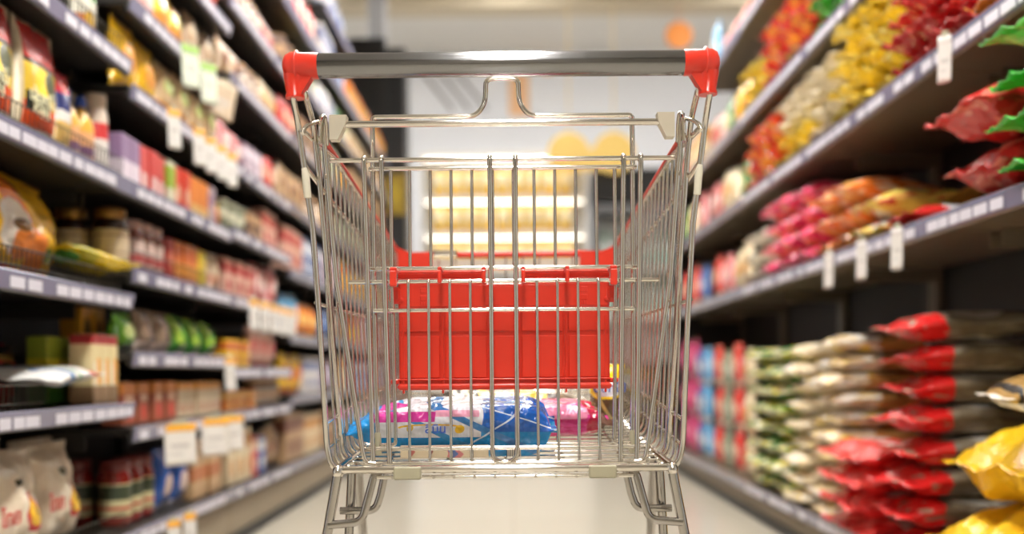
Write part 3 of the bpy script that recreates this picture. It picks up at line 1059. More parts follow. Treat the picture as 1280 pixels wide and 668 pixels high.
flat.put((XL - .085, 2.27, LL[0][1] + .056), (R(3), R(4), R(4)), 'white flat bag with blue and red print lying across the fourth wire guard')

# bottom shelf: clear bags of pale noodles with red and yellow ovals
clear = P_pouch('vermicelli_bag', 'noodle bag', .23, .25, .12, film('clear_bag_film', (230, 214, 190), ('noise', 5, .55, (240, 228, 208)), ('oval', 'x', .66, .15, 'z', .46, .17, (196, 44, 40)), ('oval', 'x', .68, .10, 'z', .46, .125, (236, 186, 50)), ('oval', 'x', .69, .04, 'z', .47, .06, (70, 80, 50)), ('rect', 'x', .44, .60, 'z', .70, .76, (60, 64, 40)), warp=.06), seed=20, crumple=.16, fat=.36, nu=18, nv=22)
ink('ไทย', .050, INK_RED, 'lettering', clear.root, T0(-.058, -.062, .112))
clear.kids = {clear.root.name: list(clear.root.children)}
row(clear, 'clear vermicelli bag with red lettering', 'left', 0, 0, 1.78, 2.245, back=.02, n=2, jit=.08)
row(clear, 'clear vermicelli bag leaning in front', 'left', 0, 0, 2.255, 2.475, back=.035, n=1, jit=.02)
row(clear, 'clear vermicelli bag raised at the rear', 'left', 0, 0, 2.15, 2.42, back=.16, n=1, lift=.012)
row(clear, 'clear vermicelli bag slumped at the end', 'left', 0, 0, 2.44, 2.62, back=.14, n=1)

# ================================================================== left, second bay
M_DGLASS = plain('dark_sauce_glass', (48, 24, 20), .15, coat=.6)
M_GOLDLID = plain('gold_lid', (150, 112, 58), .3, metal=.6)
M_DKLID = plain('black_lid', (30, 28, 28), .4)
djar = P_jar('dark_sauce_jar', 'jar', .047, .165, M_DGLASS, M_GOLDLID, card('beige_label', (214, 196, 166), ('band', 'z', .78, .84, (150, 110, 80)), ('band', 'z', .2, .26, (170, 140, 110))))
for bk, w_ in ((.02, 'in front'), (.125, 'in the middle'), (.23, 'at the rear')):
    row(djar, f'dark sauce jar {w_}', 'left', 1, 3, 2.66, 2.76, back=bk, n=1)
pinkjar = P_jar('pink_label_jar', 'jar', .036, .15, plain('amber_sauce_glass', (120, 50, 34), .15, coat=.5), plain('pink_lid', (196, 160, 150), .4), card('pink_label', (226, 200, 190), ('band', 'z', .1, .4, (206, 90, 90))))
row(pinkjar, 'sauce jar with pink label', 'left', 1, 3, 2.78, 3.02, back=.015)
redcart = P_carton('red_carton', 'carton', .06, .05, .13, card('red_card', (170, 30, 28), ('oval', 'x', .5, .3, 'z', .5, .2, (206, 120, 90))))
row(redcart, 'small red carton', 'left', 1, 3, 3.02, 3.09, back=.02)
orcart = P_carton('orange_carton', 'carton', .065, .05, .13, card('orange_card', (206, 110, 40), ('band', 'z', .2, .5, (226, 150, 60)), ('rect', 'x', .2, .8, 'z', .6, .85, (180, 70, 30))))
row(orcart, 'orange carton', 'left', 1, 3, 3.09, 3.30, back=.015)
yelcart = P_carton('yellow_carton', 'carton', .07, .05, .125, card('yellow_card', (222, 196, 40), ('rect', 'x', .2, .8, 'z', .3, .7, (190, 160, 30))))
row(yelcart, 'yellow carton', 'left', 1, 3, 3.30, 3.38, back=.015)
paleb = P_pouch('pale_beige_pouch', 'pouch', .085, .15, .045, film('pale_beige_film', (206, 184, 156), ('band', 'z', .2, .45, (196, 140, 110))), seed=22)
row(paleb, 'pale beige pouch', 'left', 1, 3, 3.38, 3.56, back=.015)
# shelf level with the noodle pouches
for ds, col, f, ya, yb in (('purple carton', (146, 120, 156), ('band', 'z', .1, .5, (226, 214, 226)), 2.655, 2.79),
                           ('pink red carton', (206, 70, 66), ('rect', 'x', .2, .8, 'z', .1, .45, (232, 200, 196)), 2.79, 3.00),
                           ('white and lime carton', (224, 222, 196), ('band', 'z', .4, .9, (150, 180, 50)), 3.0, 3.08),
                           ('bright red carton', (220, 64, 40), ('oval', 'x', .5, .3, 'z', .4, .2, (240, 200, 170)), 3.08, 3.22),
                           ('bright orange carton', (236, 140, 50), ('band', 'z', .1, .35, (240, 196, 120)), 3.22, 3.42),
                           ('lavender carton', (196, 176, 190), ('band', 'z', .5, .8, (170, 140, 170)), 3.42, 3.50)):
    p_ = P_carton(ds.replace(' and ', ' ').replace(' ', '_'), 'carton', .064, .05, .135, card('card_' + ds.replace(' ', '_'), col, f))
    row(p_, ds, 'left', 1, 4, ya, yb, back=.012, jit=.02)
orjar = P_jar('orange_jar', 'jar', .034, .09, plain('orange_jar_glass', (236, 150, 50), .3, coat=.3), plain('yellow_lid', (240, 196, 70), .3), card('orjar_label', (200, 110, 40)))
row(orjar, 'round orange jar', 'left', 1, 4, 3.50, 3.565, back=.01)
# upper shelves of the second bay
yelbag = P_pouch('yellow_bag', 'snack bag', .15, .19, .06, film('yellow_film', (236, 186, 40), ('oval', 'x', .5, .3, 'z', .5, .18, (226, 150, 40)), ('oval', 'x', .6, .05, 'z', .75, .05, (50, 50, 40)), warp=.1), seed=24)
row(yelbag, 'yellow snack bag', 'left', 1, 5, 2.655, 2.97, back=.012)
beigesn = P_pouch('beige_orange_bag', 'snack bag', .13, .19, .06, film('beige_orange_film', (214, 184, 142), ('band', 'z', .0, .3, (224, 150, 60)), ('oval', 'x', .5, .3, 'z', .6, .15, (170, 180, 90)), warp=.15), seed=25)
row(beigesn, 'beige snack bag with orange base', 'left', 1, 5, 2.97, 3.56, back=.012)
pinkpk = P_pouch('pink_pouch', 'pouch', .14, .18, .05, film('pink_film', (226, 180, 176), ('band', 'z', .0, .2, (236, 160, 60)), ('oval', 'x', .5, .3, 'z', .5, .18, (240, 214, 206)), warp=.1), seed=26)
row(pinkpk, 'pale pink pouch', 'left', 1, 6, 2.655, 2.95, back=.012)
orpk = P_pouch('orange_yellow_pouch', 'pouch', .12, .17, .05, film('orange_yellow_film', (224, 150, 60), ('band', 'z', .5, .8, (226, 206, 70)), ('band', 'z', 0, .25, (190, 90, 50)), warp=.15), seed=27)
row(orpk, 'orange and yellow pouch', 'left', 1, 6, 2.95, 3.2, back=.012)
tanpk = P_pouch('tan_pouch', 'pouch', .12, .19, .05, film('tan_film', (178, 150, 120), ('band', 'z', .0, .3, (170, 70, 50)), ('oval', 'x', .5, .3, 'z', .7, .14, (216, 196, 166)), warp=.15), seed=28)
row(tanpk, 'tan pouch with red base', 'left', 1, 6, 3.2, 3.56, back=.012)
redpack = P_pouch('red_pack', 'pouch', .12, .15, .05, film('red_pack_film', (214, 44, 36), ('oval', 'x', .5, .25, 'z', .5, .15, (236, 110, 80)), warp=.1), seed=29)
row(redpack, 'red snack pack', 'left', 1, 7, 2.66, 3.56, back=.012)
# lower shelves of the second bay
gpk = P_pouch('green_lime_pouch', 'pouch', .12, .115, .06, film('lime_film', (92, 150, 40), ('oval', 'x', .5, .3, 'z', .55, .2, (190, 206, 130)), ('band', 'z', .0, .2, (50, 90, 30)), warp=.1), seed=30, fat=.42)
row(gpk, 'lime green pouch', 'left', 1, 2, 2.655, 2.80, back=.015, n=1)
amber = P_carton('amber_carton', 'carton', .07, .06, .12, card('amber_card', (196, 140, 30), ('oval', 'x', .5, .25, 'z', .5, .25, (70, 60, 30))))
row(amber, 'amber carton set back', 'left', 1, 2, 2.66, 2.80, back=.12, n=2)
greyb = P_pouch('grey_brown_bag', 'bag', .13, .125, .07, film('grey_brown_film', (150, 128, 108), ('noise', 3, .55, (100, 74, 62)), ('band', 'z', 0, .25, (190, 170, 160))), seed=31, fat=.4)
row(greyb, 'grey brown bag', 'left', 1, 2, 2.80, 3.08, back=.015)
lime = P_pouch('bright_green_bag', 'bag', .125, .12, .08, film('bright_green_film', (84, 150, 36), ('slash', 'x', 'z', .2, .3, .5, (176, 210, 80)), ('band', 'z', .0, .3, (60, 130, 50)), ('oval', 'x', .6, .2, 'z', .2, .12, (206, 220, 190)), warp=.2), seed=32, fat=.4)
row(lime, 'bright green bag', 'left', 1, 2, 3.08, 3.55, back=.012)
rb = P_carton('red_brown_carton', 'carton', .085, .06, .115, card('red_brown_card', (168, 92, 66), ('band', 'z', .74, 1.01, (206, 130, 60)), ('oval', 'x', .5, .3, 'z', .3, .2, (206, 70, 50)), ('rect', 'x', .2, .8, 'z', .55, .7, (226, 190, 160))))
row(rb, 'red brown carton', 'left', 1, 1, 2.655, 3.08, back=.015)
otop = P_carton('cream_orange_carton', 'carton', .085, .06, .11, card('cream_orange_card', (214, 196, 164), ('band', 'z', .80, 1.01, (222, 150, 40)), ('rect', 'x', .1, .9, 'z', .15, .4, (196, 150, 120))))
row(otop, 'cream carton with orange top', 'left', 1, 1, 3.10, 3.55, back=.015)
rjar = P_jar('red_sauce_jar', 'jar', .043, .18, plain('red_sauce_glass', (130, 28, 22), .15, coat=.6), plain('maroon_lid', (104, 34, 30), .4), card('rjar_label', (206, 196, 150), ('band', 'z', .5, .95, (60, 70, 50)), ('band', 'z', .2, .3, (190, 60, 50))))
row(rjar, 'red sauce jar', 'left', 1, 0, 2.655, 2.93, back=.015)
row(rjar, 'red sauce jar behind the front one', 'left', 1, 0, 2.655, 2.745, back=.12, n=1)
bluebag = P_pouch('blue_bag', 'bag', .14, .20, .06, film('blue_film', (34, 84, 170), ('oval', 'x', .5, .24, 'z', .4, .18, (226, 200, 190)), ('band', 'z', .0, .12, (206, 206, 220)), warp=.1), seed=33)
row(bluebag, 'blue bag', 'left', 1, 0, 2.93, 3.23, back=.012, jit=.06)
tallb = P_carton('beige_tall_carton', 'carton', .075, .06, .19, card('beige_tall_card', (212, 176, 130), ('band', 'z', .3, .55, (196, 120, 70)), ('band', 'z', .75, .85, (180, 140, 60))))
row(tallb, 'tall beige carton', 'left', 1, 0, 3.23, 3.55, back=.012)

# ================================================================== left, third bay and beyond: runs of cartons, pouches, jars and cups
def kind(form, cname, c, c2, w, h, d=None):
    nm = f'{cname}_{form}'.replace(' ', '_')
    if form == 'carton':
        return P_carton(nm, 'carton', w, d or .06, h, card('card_' + nm, c, ('band', 'z', .62, .9, c2), ('rect', 'x', .2, .8, 'z', .15, .45, c2)))
    if form == 'pouch':
        return P_pouch(nm, 'pouch', w, h, d or .06, film('film_' + nm, c, ('oval', 'x', .5, .32, 'z', .5, .2, c2), ('band', 'z', .0, .14, c2), warp=.15), seed=rng.randint(40, 900), nu=10, nv=14)
    if form == 'jar':
        return P_jar(nm, 'jar', w / 2, h, plain('glass_' + nm, c, .2, coat=.5), plain('lid_' + nm, c2, .35), card('label_' + nm, (226, 214, 196), ('band', 'z', .4, .7, c2)))
    if form == 'cup':
        return P_cup(nm, 'cup', w / 2, h, card('wall_' + nm, c, ('band', 'z', .4, .75, c2)), plain('lid_' + nm, c2, .35))
    if form == 'bottle':
        return P_bottle(nm, 'bottle', w / 2, h, plain('body_' + nm, c, .25, coat=.4), plain('cap_' + nm, c2, .35), card('label_' + nm, (226, 220, 206), ('band', 'z', .3, .7, c2)))


PAL = {'pink beige': ((216, 170, 152), (186, 70, 66)), 'cream': ((226, 208, 172), (206, 150, 84)), 'orange': ((232, 126, 36), (244, 200, 110)), 'red': ((200, 56, 48), (236, 196, 170)),
       'dark brown': ((84, 54, 44), (190, 150, 110)), 'white': ((224, 220, 216), (120, 130, 170)), 'yellow': ((236, 186, 36), (206, 100, 40)), 'blue': ((54, 92, 160), (206, 214, 226)),
       'lilac': ((170, 150, 170), (226, 214, 226)), 'grey green': ((130, 134, 110), (206, 206, 180)), 'dusty pink': ((206, 116, 116), (240, 214, 206)), 'tan': ((184, 150, 112), (120, 70, 50)),
       'green': ((84, 130, 60), (220, 220, 170)), 'magenta': ((190, 30, 100), (230, 120, 160)), 'gold': ((200, 160, 70), (240, 220, 150)), 'sky blue': ((90, 160, 206), (226, 232, 236))}
KIND = {}


def run(side, idx, k, specs, ya=None, yb=None, layers=1):
    a, b = (LB if side == 'left' else RB)[idx]
    y = (a if ya is None else ya) + .03
    b = (b if yb is None else yb) - .03
    for cname, form, w, h, frac in specs:
        e = min(b, y + (b - a - .06) * frac)
        if cname:
            kk = (cname, form, w, h)
            if kk not in KIND:
                KIND[kk] = kind(form, cname, *PAL[cname], w, h)
            row(KIND[kk], f'{cname} {form}', side, idx, k, y, e - .004, back=.012, jit=.03, layers=layers)
        y = e


C_ = {0: [('cream', 'carton', .09, .20, .42), ('red', 'carton', .08, .16, .12), ('blue', 'carton', .08, .15, .14), ('tan', 'pouch', .12, .19, .3)],
      1: [('orange', 'carton', .09, .07, .5), ('dark brown', 'jar', .075, .11, .5)],
      2: [('yellow', 'carton', .09, .10, .42), ('pink beige', 'pouch', .12, .18, .56)],
      3: [('pink beige', 'carton', .10, .14, .48), ('dusty pink', 'pouch', .12, .18, .5)],
      4: [('grey green', 'cup', .09, .11, .4), ('dark brown', 'carton', .09, .12, .24), ('pink beige', 'carton', .10, .16, .34)],
      5: [('dusty pink', 'pouch', .12, .16, .34), ('lilac', 'carton', .08, .13, .3), ('red', 'pouch', .11, .17, .34)],
      6: [('tan', 'pouch', .11, .15, .34), ('dark brown', 'jar', .075, .13, .34), ('cream', 'pouch', .12, .17, .3)],
      7: [('tan', 'carton', .09, .15, .34), ('dark brown', 'jar', .075, .14, .3), ('pink beige', 'pouch', .12, .17, .36)],
      8: [('red', 'pouch', .13, .18, .3), ('tan', 'pouch', .12, .17, .4), ('white', 'pouch', .12, .18, .3)]}
for k, sp in C_.items():
    run('left', 2, k, sp)
D_ = {0: [('tan', 'carton', .1, .22, .5), ('cream', 'carton', .1, .2, .5)], 1: [('yellow', 'pouch', .13, .2, .5), ('white', 'carton', .1, .18, .5)],
      2: [('sky blue', 'pouch', .13, .2, .4), ('orange', 'pouch', .12, .18, .6)], 3: [('pink beige', 'carton', .1, .2, .5), ('blue', 'carton', .1, .2, .5)],
      4: [('tan', 'pouch', .12, .2, .6), ('dark brown', 'jar', .08, .14, .4)], 5: [('red', 'pouch', .13, .2, .4), ('dark brown', 'carton', .1, .18, .6)],
      6: [('dark brown', 'cup', .1, .14, .35), ('orange', 'cup', .1, .15, .3), ('grey green', 'cup', .1, .15, .35)], 7: [('tan', 'pouch', .14, .2, .4), ('red', 'pouch', .15, .24, .6)]}
for k, sp in D_.items():
    run('left', 3, k, sp)
E_ = {0: [('tan', 'carton', .12, .2, 1)], 1: [('lilac', 'pouch', .14, .2, .5), ('cream', 'carton', .12, .2, .5)], 2: [('blue', 'pouch', .14, .2, .5), ('tan', 'pouch', .14, .2, .5)],
      3: [('lilac', 'carton', .12, .2, .5), ('yellow', 'carton', .12, .2, .5)], 4: [('tan', 'pouch', .14, .2, .5), ('grey green', 'pouch', .14, .2, .5)], 5: [('grey green', 'carton', .12, .2, .6), ('yellow', 'pouch', .14, .22, .4)],
      6: [('white', 'pouch', .14, .22, .6), ('green', 'pouch', .14, .22, .4)], 7: [('white', 'carton', .12, .24, .5), ('blue', 'pouch', .14, .24, .5)], 8: [('white', 'pouch', .14, .24, .55), ('blue', 'pouch', .14, .24, .45)]}
for k, sp in E_.items():
    run('left', 4, k, sp)
F_ = {0: [('grey green', 'carton', .14, .2, 1)], 1: [('blue', 'carton', .14, .2, 1)], 2: [('yellow', 'carton', .14, .2, .5), ('lilac', 'carton', .14, .2, .5)], 3: [('yellow', 'pouch', .15, .2, 1)],
      4: [('grey green', 'pouch', .15, .2, 1)], 5: [('dark brown', 'carton', .15, .24, 1)], 6: [('cream', 'pouch', .15, .2, 1)], 7: [('orange', 'pouch', .15, .26, 1)]}
for k, sp in F_.items():
    run('left', 5, k, sp)
    run('left', 6, k, [(s[0], s[1], s[2] + .01, s[3], s[4]) for s in sp])
# ================================================================== right, first bay: rice in red-ended bags, yellow bags
M_RICE = film('rice_bag_film', (118, 108, 92), ('band', 'y', -.01, .30, (212, 36, 36)), ('oval', 'x', .5, .38, 'y', .52, .26, (176, 172, 164)), ('rect', 'x', .2, .8, 'y', .78, .84, (200, 60, 60)), ('noise', 6, .62, (140, 130, 112)), warp=.08, crinkle=.4)
rice = P_pouch('rice_bag', 'rice bag', .245, .42, .088, M_RICE, lie=True, seed=50, seal=.12, crumple=.20, squash=.45, pv=.35, pu=4, nu=18, nv=24, pleat=.010, flare=.06)
stack(rice, 'grey rice bag with red end', 'right', 1, 0, 2.545, 8, .0755, back=-.065, jit=.13, dx=.03)
M_REDW = film('red_white_film', (216, 40, 40), ('oval', 'x', .5, .34, 'y', .5, .16, (236, 220, 214)), ('noise', 4, .6, (236, 90, 80)), warp=.2, crinkle=.5)
redw = P_pouch('red_white_bag', 'rice bag', .18, .27, .085, M_REDW, lie=True, seed=52, seal=.14, crumple=.24, nu=16, nv=20, pleat=.010, flare=.1)
stack(redw, 'glossy red bag of the nearer red pile', 'right', 1, 0, 2.770, 4, .066, back=-.075, jit=.14, dx=.02)
stack(redw, 'glossy red bag of the farther red pile', 'right', 1, 0, 2.960, 4, .068, back=-.07, jit=.14, dx=.02)
M_YEL = film('yellow_bag_film', (240, 194, 36), ('oval', 'x', .6, .3, 'y', .66, .14, (236, 226, 206)), ('slash', 'x', 'y', .3, .85, .93, (226, 170, 30)), warp=.15, crinkle=.5)
yel = P_pouch('yellow_bulk_bag', 'bulk bag', .34, .40, .20, M_YEL, lie=True, seed=54, seal=.08, crumple=.34, nu=22, nv=26, pleat=.014, flare=.02, squash=.46, pv=.4)
stack(yel, 'yellow bulk bag', 'right', 0, 0, 2.165, 2, .175, back=-.03, jit=.10, dx=.03)
gold = P_pouch('gold_pack', 'pack', .17, .38, .085, film('gold_pack_film', (170, 134, 78), ('band', 'z', -.01, .36, (228, 224, 216)), ('rect', 'y', .075, .10, 'z', .36, 1.01, (34, 30, 28)), ('band', 'y', -.01, .05, (226, 220, 206)), warp=.02), lie=True, seed=56, crumple=.06, pu=9, pv=.25, squash=.44)
g = gold.put((1.150, 1.985, .14 + .392), (R(2), R(4), R(-96)), 'gold and white pack with barcode lying on top of the yellow bulk bags')
M_BAR = pack('barcode', (236, 234, 228), [('stripes', 'y', 9.0, .45, (30, 28, 28)), ('band', 'z', -.01, .12, (236, 234, 228))], .5, 0)
MB().box((.0800, -.075, .018), (.004, .055, .024), rot=Matrix.Rotation(R(-8), 3, 'Y')).build('barcode', M_BAR, g)
ink('W001', .030, INK_CREAM, 'lettering', g, Matrix.Translation((.0835, -.08, .052)) @ Matrix.Rotation(R(90), 4, 'Z'))

# second bay and on, bottom: tall piles of flat packs
def pile(nm, desc, idx, ya, yb, n, pitch, w, ln, t, mat, back, cols, seed, **k):
    p = P_pouch(nm, 'pack', w, ln, t, mat, lie=True, seed=seed, nu=12, nv=16, pleat=.008, **k)
    for c in range(cols):
        y = ya + (yb - ya) / cols * (c + .5)
        word = ['', ' of the near pile', ' of the far pile'][0 if cols == 1 else c + 1]
        stack(p, desc + word, 'right', idx, 0, y, n, pitch, back=back, jit=.07, dx=.015)


M_BW = film('beige_white_film', (224, 196, 150), ('noise', 3.5, .50, (246, 240, 228)), ('noise', 5, .60, (244, 208, 70)), ('noise', 6.5, .635, (46, 60, 120)), ('band', 'y', .38, .75, (184, 130, 72)), warp=.25, crinkle=.5)
pile('beige_flour_pack', 'beige white pack', 1, 3.03, 3.32, 10, .059, .27, .36, .068, M_BW, -.02, 1, 60, crumple=.20, seal=.05, pv=.28)
M_BW2 = film('cream_pack_film', (232, 214, 178), ('noise', 3.5, .53, (248, 242, 226)), ('noise', 5, .63, (244, 216, 110)), ('noise', 7, .65, (200, 160, 100)), warp=.2, crinkle=.5)
pile('cream_flour_pack', 'cream pack', 2, 3.38, 3.64, 9, .064, .25, .36, .073, M_BW2, -.02, 1, 62, crumple=.20, seal=.05, pv=.28)
M_GY = film('green_yellow_film', (54, 124, 48), ('noise', 3.5, .52, (236, 224, 190)), ('noise', 5, .58, (240, 214, 50)), ('noise', 7, .63, (60, 140, 60)), warp=.2, crinkle=.5)
pile('green_yellow_pack', 'green yellow pack', 2, 3.66, 4.26, 8, .072, .27, .36, .082, M_GY, -.02, 2, 64, crumple=.20, seal=.05, pv=.28)
run('right', 3, 0, [('cream', 'pouch', .14, .19, .2), ('red', 'pouch', .15, .20, .36), ('grey green', 'pouch', .14, .19, .2), ('red', 'pouch', .15, .20, .24)], layers=3)
run('right', 4, 0, [('sky blue', 'pouch', .15, .20, .22), ('blue', 'pouch', .15, .20, .2), ('magenta', 'pouch', .18, .22, .58)], layers=3)
RAG = {1: [('cream', 'pouch', .14, .2, .4), ('dusty pink', 'pouch', .14, .22, .3), ('red', 'pouch', .14, .24, .3)],
       2: [('green', 'pouch', .13, .2, .3), ('cream', 'pouch', .13, .22, .35), ('dusty pink', 'pouch', .13, .22, .35)], 3: [('yellow', 'pouch', .13, .2, .35), ('green', 'pouch', .13, .22, .3), ('pink beige', 'pouch', .13, .2, .35)],
       4: [('red', 'pouch', .13, .14, .42), ('dusty pink', 'pouch', .13, .14, .28), ('sky blue', 'pouch', .16, .28, .3)]}
for k, sp in RAG.items():
    run('right', 3, k, sp)
REG = {1: [('blue', 'pouch', .15, .22, .35), ('red', 'pouch', .15, .24, .65)], 2: [('dusty pink', 'pouch', .15, .22, .35), ('cream', 'pouch', .15, .24, .35), ('green', 'pouch', .15, .24, .3)], 3: [('cream', 'carton', .14, .2, .6), ('pink beige', 'pouch', .14, .2, .4)]}
for k, sp in REG.items():
    run('right', 4, k, sp)

# shelf at .975
M_RCR = film('red_crimped_film', (206, 44, 38), ('noise', 3.5, .6, (232, 120, 100)), ('band', 'y', .35, .75, (196, 50, 44)), warp=.1, crinkle=.6)
rcr = P_pouch('red_crimped_bag', 'bag', .23, .34, .13, M_RCR, lie=True, seed=70, seal=.10, crumple=.32, nu=20, nv=26, pleat=.012, flare=.02, squash=.47)
stack(rcr, 'red bag with crimped end', 'right', 0, 1, 2.10, 2, .100, back=-.065, jit=.12, dx=.03)
M_GR = film('leaf_green_film', (50, 176, 50), ('noise', 3, .6, (110, 214, 90)), warp=.1, crinkle=.3)
grn = P_pouch('green_zigzag_bag', 'bag', .22, .34, .085, M_GR, lie=True, seed=72, seal=.14, crumple=.15, nu=18, nv=20, pleat=.014, flare=.14)
stack(grn, 'leaf green bag', 'right', 0, 1, 1.835, 4, .083, back=-.065, jit=.12, dx=.02)
M_GW = film('grey_white_film', (206, 208, 210), ('band', 'y', -.01, .34, (206, 44, 40)), ('oval', 'x', .4, .2, 'y', .55, .12, (120, 160, 190)), warp=.15, crinkle=.4)
gw = P_pouch('white_red_bag', 'bag', .22, .34, .085, M_GW, lie=True, seed=74, seal=.12, crumple=.2, nu=16, nv=20, pleat=.012)
stack(gw, 'white bag with red end', 'right', 1, 1, 2.60, 1, .08, back=-.02)
M_OC = film('ochre_film', (176, 130, 60), ('band', 'y', .2, .5, (150, 90, 40)), warp=.1)
och = P_pouch('ochre_flat_pack', 'pack', .26, .22, .05, M_OC, lie=True, seed=75, nu=12, nv=14)
stack(och, 'ochre flat pack', 'right', 1, 1, 2.70, 3, .045, back=.185, jit=.03, lift=.0)
M_YW = film('yellow_white_film', (230, 206, 100), ('oval', 'x', .5, .3, 'y', .2, .12, (240, 236, 226)), ('noise', 4, .6, (206, 80, 60)), warp=.2, crinkle=.4)
yw = P_pouch('yellow_white_bag', 'bag', .19, .30, .085, M_YW, lie=True, seed=76, nu=14, nv=18, crumple=.2, pleat=.01)
stack(yw, 'yellow white bag', 'right', 1, 1, 2.83, 2, .076, back=-.02, jit=.12)
M_ORG = film('orange_bag_film', (232, 124, 50), ('noise', 4, .56, (240, 206, 180)), ('oval', 'x', .5, .3, 'y', .2, .12, (236, 170, 90)), warp=.2, crinkle=.4)
org = P_pouch('orange_bag', 'bag', .175, .28, .085, M_ORG, lie=True, seed=77, nu=14, nv=18, crumple=.24, pleat=.012)
for y, w_ in ((3.02, 'near'), (3.21, 'far')):
    stack(org, f'orange bag of the {w_} pile', 'right', 1, 1, y, 3, .074, back=-.02, jit=.14)
M_PNK = film('pink_bag_film', (232, 60, 110), ('noise', 4, .58, (244, 170, 190)), ('oval', 'x', .5, .3, 'y', .2, .12, (240, 120, 90)), warp=.2, crinkle=.4)
pnk = P_pouch('pink_bag', 'bag', .18, .28, .09, M_PNK, lie=True, seed=78, nu=14, nv=18, crumple=.24, pleat=.012)
for y, w_ in ((3.46, 'nearest'), (3.66, 'middle'), (3.86, 'farthest')):
    stack(pnk, f'bright pink bag of the {w_} pile', 'right', 2, 1, y, 4, .074, back=-.02, jit=.14)
whb = P_pouch('white_cream_bag', 'bag', .17, .26, .09, film('white_cream_film', (226, 220, 206), ('noise', 4, .6, (196, 180, 150)), warp=.2, crinkle=.4), lie=True, seed=79, nu=12, nv=16, crumple=.2)
for y, w_ in ((4.05, 'near'), (4.20, 'far')):
    stack(whb, f'whitish bag of the {w_} pile', 'right', 2, 1, y, 3, .078, back=-.01, jit=.1)

# shelf at 1.36
M_RTW = film('red_twist_film', (200, 34, 36), ('noise', 3.5, .62, (226, 110, 90)), warp=.2, crinkle=.7)
rtw = P_pouch('red_twist_pack', 'pack', .13, .20, .07, M_RTW, lie=True, seed=80, nu=14, nv=18, seal=.16, crumple=.3, pleat=.016, flare=.16)
for y, w_ in ((2.24, 'nearest'), (2.385, 'middle'), (2.53, 'farthest')):
    stack(rtw, f'red crumpled pack of the {w_} pile', 'right', 0 if y < 2.39 else 1, 2, y, 5, .060, back=-.03, jit=.25, dx=.02)
ysn = P_pouch('yellow_orange_pack', 'pack', .15, .22, .05, film('yellow_orange_film', (240, 180, 40), ('band', 'y', .0, .2, (232, 130, 40)), warp=.1, crinkle=.4), lie=True, seed=81, crumple=.2, pleat=.012)
stack(ysn, 'yellow orange pack', 'right', 0, 2, 2.07, 2, .05, back=-.035, jit=.12)
M_GF = film('gold_foil_film', (238, 208, 66), ('noise', 4, .6, (250, 238, 150)), ('band', 'y', .4, .6, (180, 140, 60)), warp=.2, crinkle=.9, metal=.5, rough=.18)
gf = P_pouch('gold_foil_pack', 'pack', .135, .22, .075, M_GF, lie=True, seed=82, nu=14, nv=18, seal=.15, crumple=.3, pleat=.016, flare=.14)
for y, w_ in ((2.69, 'nearest'), (2.84, 'middle'), (2.99, 'farthest')):
    stack(gf, f'gold foil pack of the {w_} pile', 'right', 1, 2, y, 5, .062, back=-.02, jit=.22, dx=.02)
crp = P_pouch('cream_crumpled_pack', 'pack', .13, .22, .075, film('cream_crumpled_film', (226, 214, 186), ('noise', 4, .6, (206, 190, 150)), warp=.2, crinkle=.6), lie=True, seed=83, nu=12, nv=16, crumple=.25, pleat=.012)
for y, w_ in ((3.12, 'near'), (3.26, 'far')):
    stack(crp, f'cream crumpled pack of the {w_} pile', 'right', 1, 2, y, 4, .066, back=-.02, jit=.15)
for y, w_ in ((3.41, 'nearest'), (3.55, 'middle'), (3.69, 'farthest')):
    stack(gf, f'lower gold foil pack of the {w_} pile', 'right', 2, 2, y, 2, .062, back=-.02, jit=.22)
    stack(crp, f'cream crumpled pack on gold foil, {w_} pile', 'right', 2, 2, y, 2, .066, back=-.02, jit=.15, lift=.128)
M_RY = film('red_yellow_film', (218, 56, 40), ('oval', 'x', .3, .25, 'y', .14, .12, (240, 180, 60)), ('noise', 5, .62, (240, 120, 80)), warp=.25, crinkle=.5)
ry = P_pouch('red_yellow_pack', 'pack', .135, .22, .075, M_RY, lie=True, seed=84, nu=12, nv=16, crumple=.25, pleat=.012, flare=.1)
for y, w_ in ((3.85, 'nearest'), (4.0, 'middle'), (4.15, 'farthest')):
    stack(ry, f'red yellow pack of the {w_} pile', 'right', 2, 2, y, 4, .066, back=-.02, jit=.2)
# shelf at 1.70 and the top
grn2 = P_pouch('green_crumpled_pack', 'pack', .13, .22, .08, film('green_crumpled_film', (70, 170, 50), ('noise', 4, .6, (140, 206, 100)), warp=.2, crinkle=.6), lie=True, seed=85, nu=12, nv=16, crumple=.25, pleat=.012)
for y, w_ in ((2.95, 'nearest'), (3.09, 'middle'), (3.23, 'farthest')):
    stack(grn2, f'green crumpled pack of the {w_} pile', 'right', 1, 3, y, 3, .07, back=-.02, jit=.15)
for y, w_ in ((3.41, 'first'), (3.56, 'second'), (3.71, 'third'), (3.86, 'fourth')):
    stack(ry, f'red yellow pack in the {w_} pile', 'right', 2, 3, y, 4, .066, back=-.02, jit=.2)
for y, w_ in ((4.02, 'near'), (4.17, 'far')):
    stack(gf, f'gold foil pack in the {w_} pile', 'right', 2, 3, y, 3, .062, back=-.02, jit=.2)
run('right', 2, 4, [('red', 'pouch', .13, .14, .5), ('yellow', 'pouch', .13, .2, .5)])

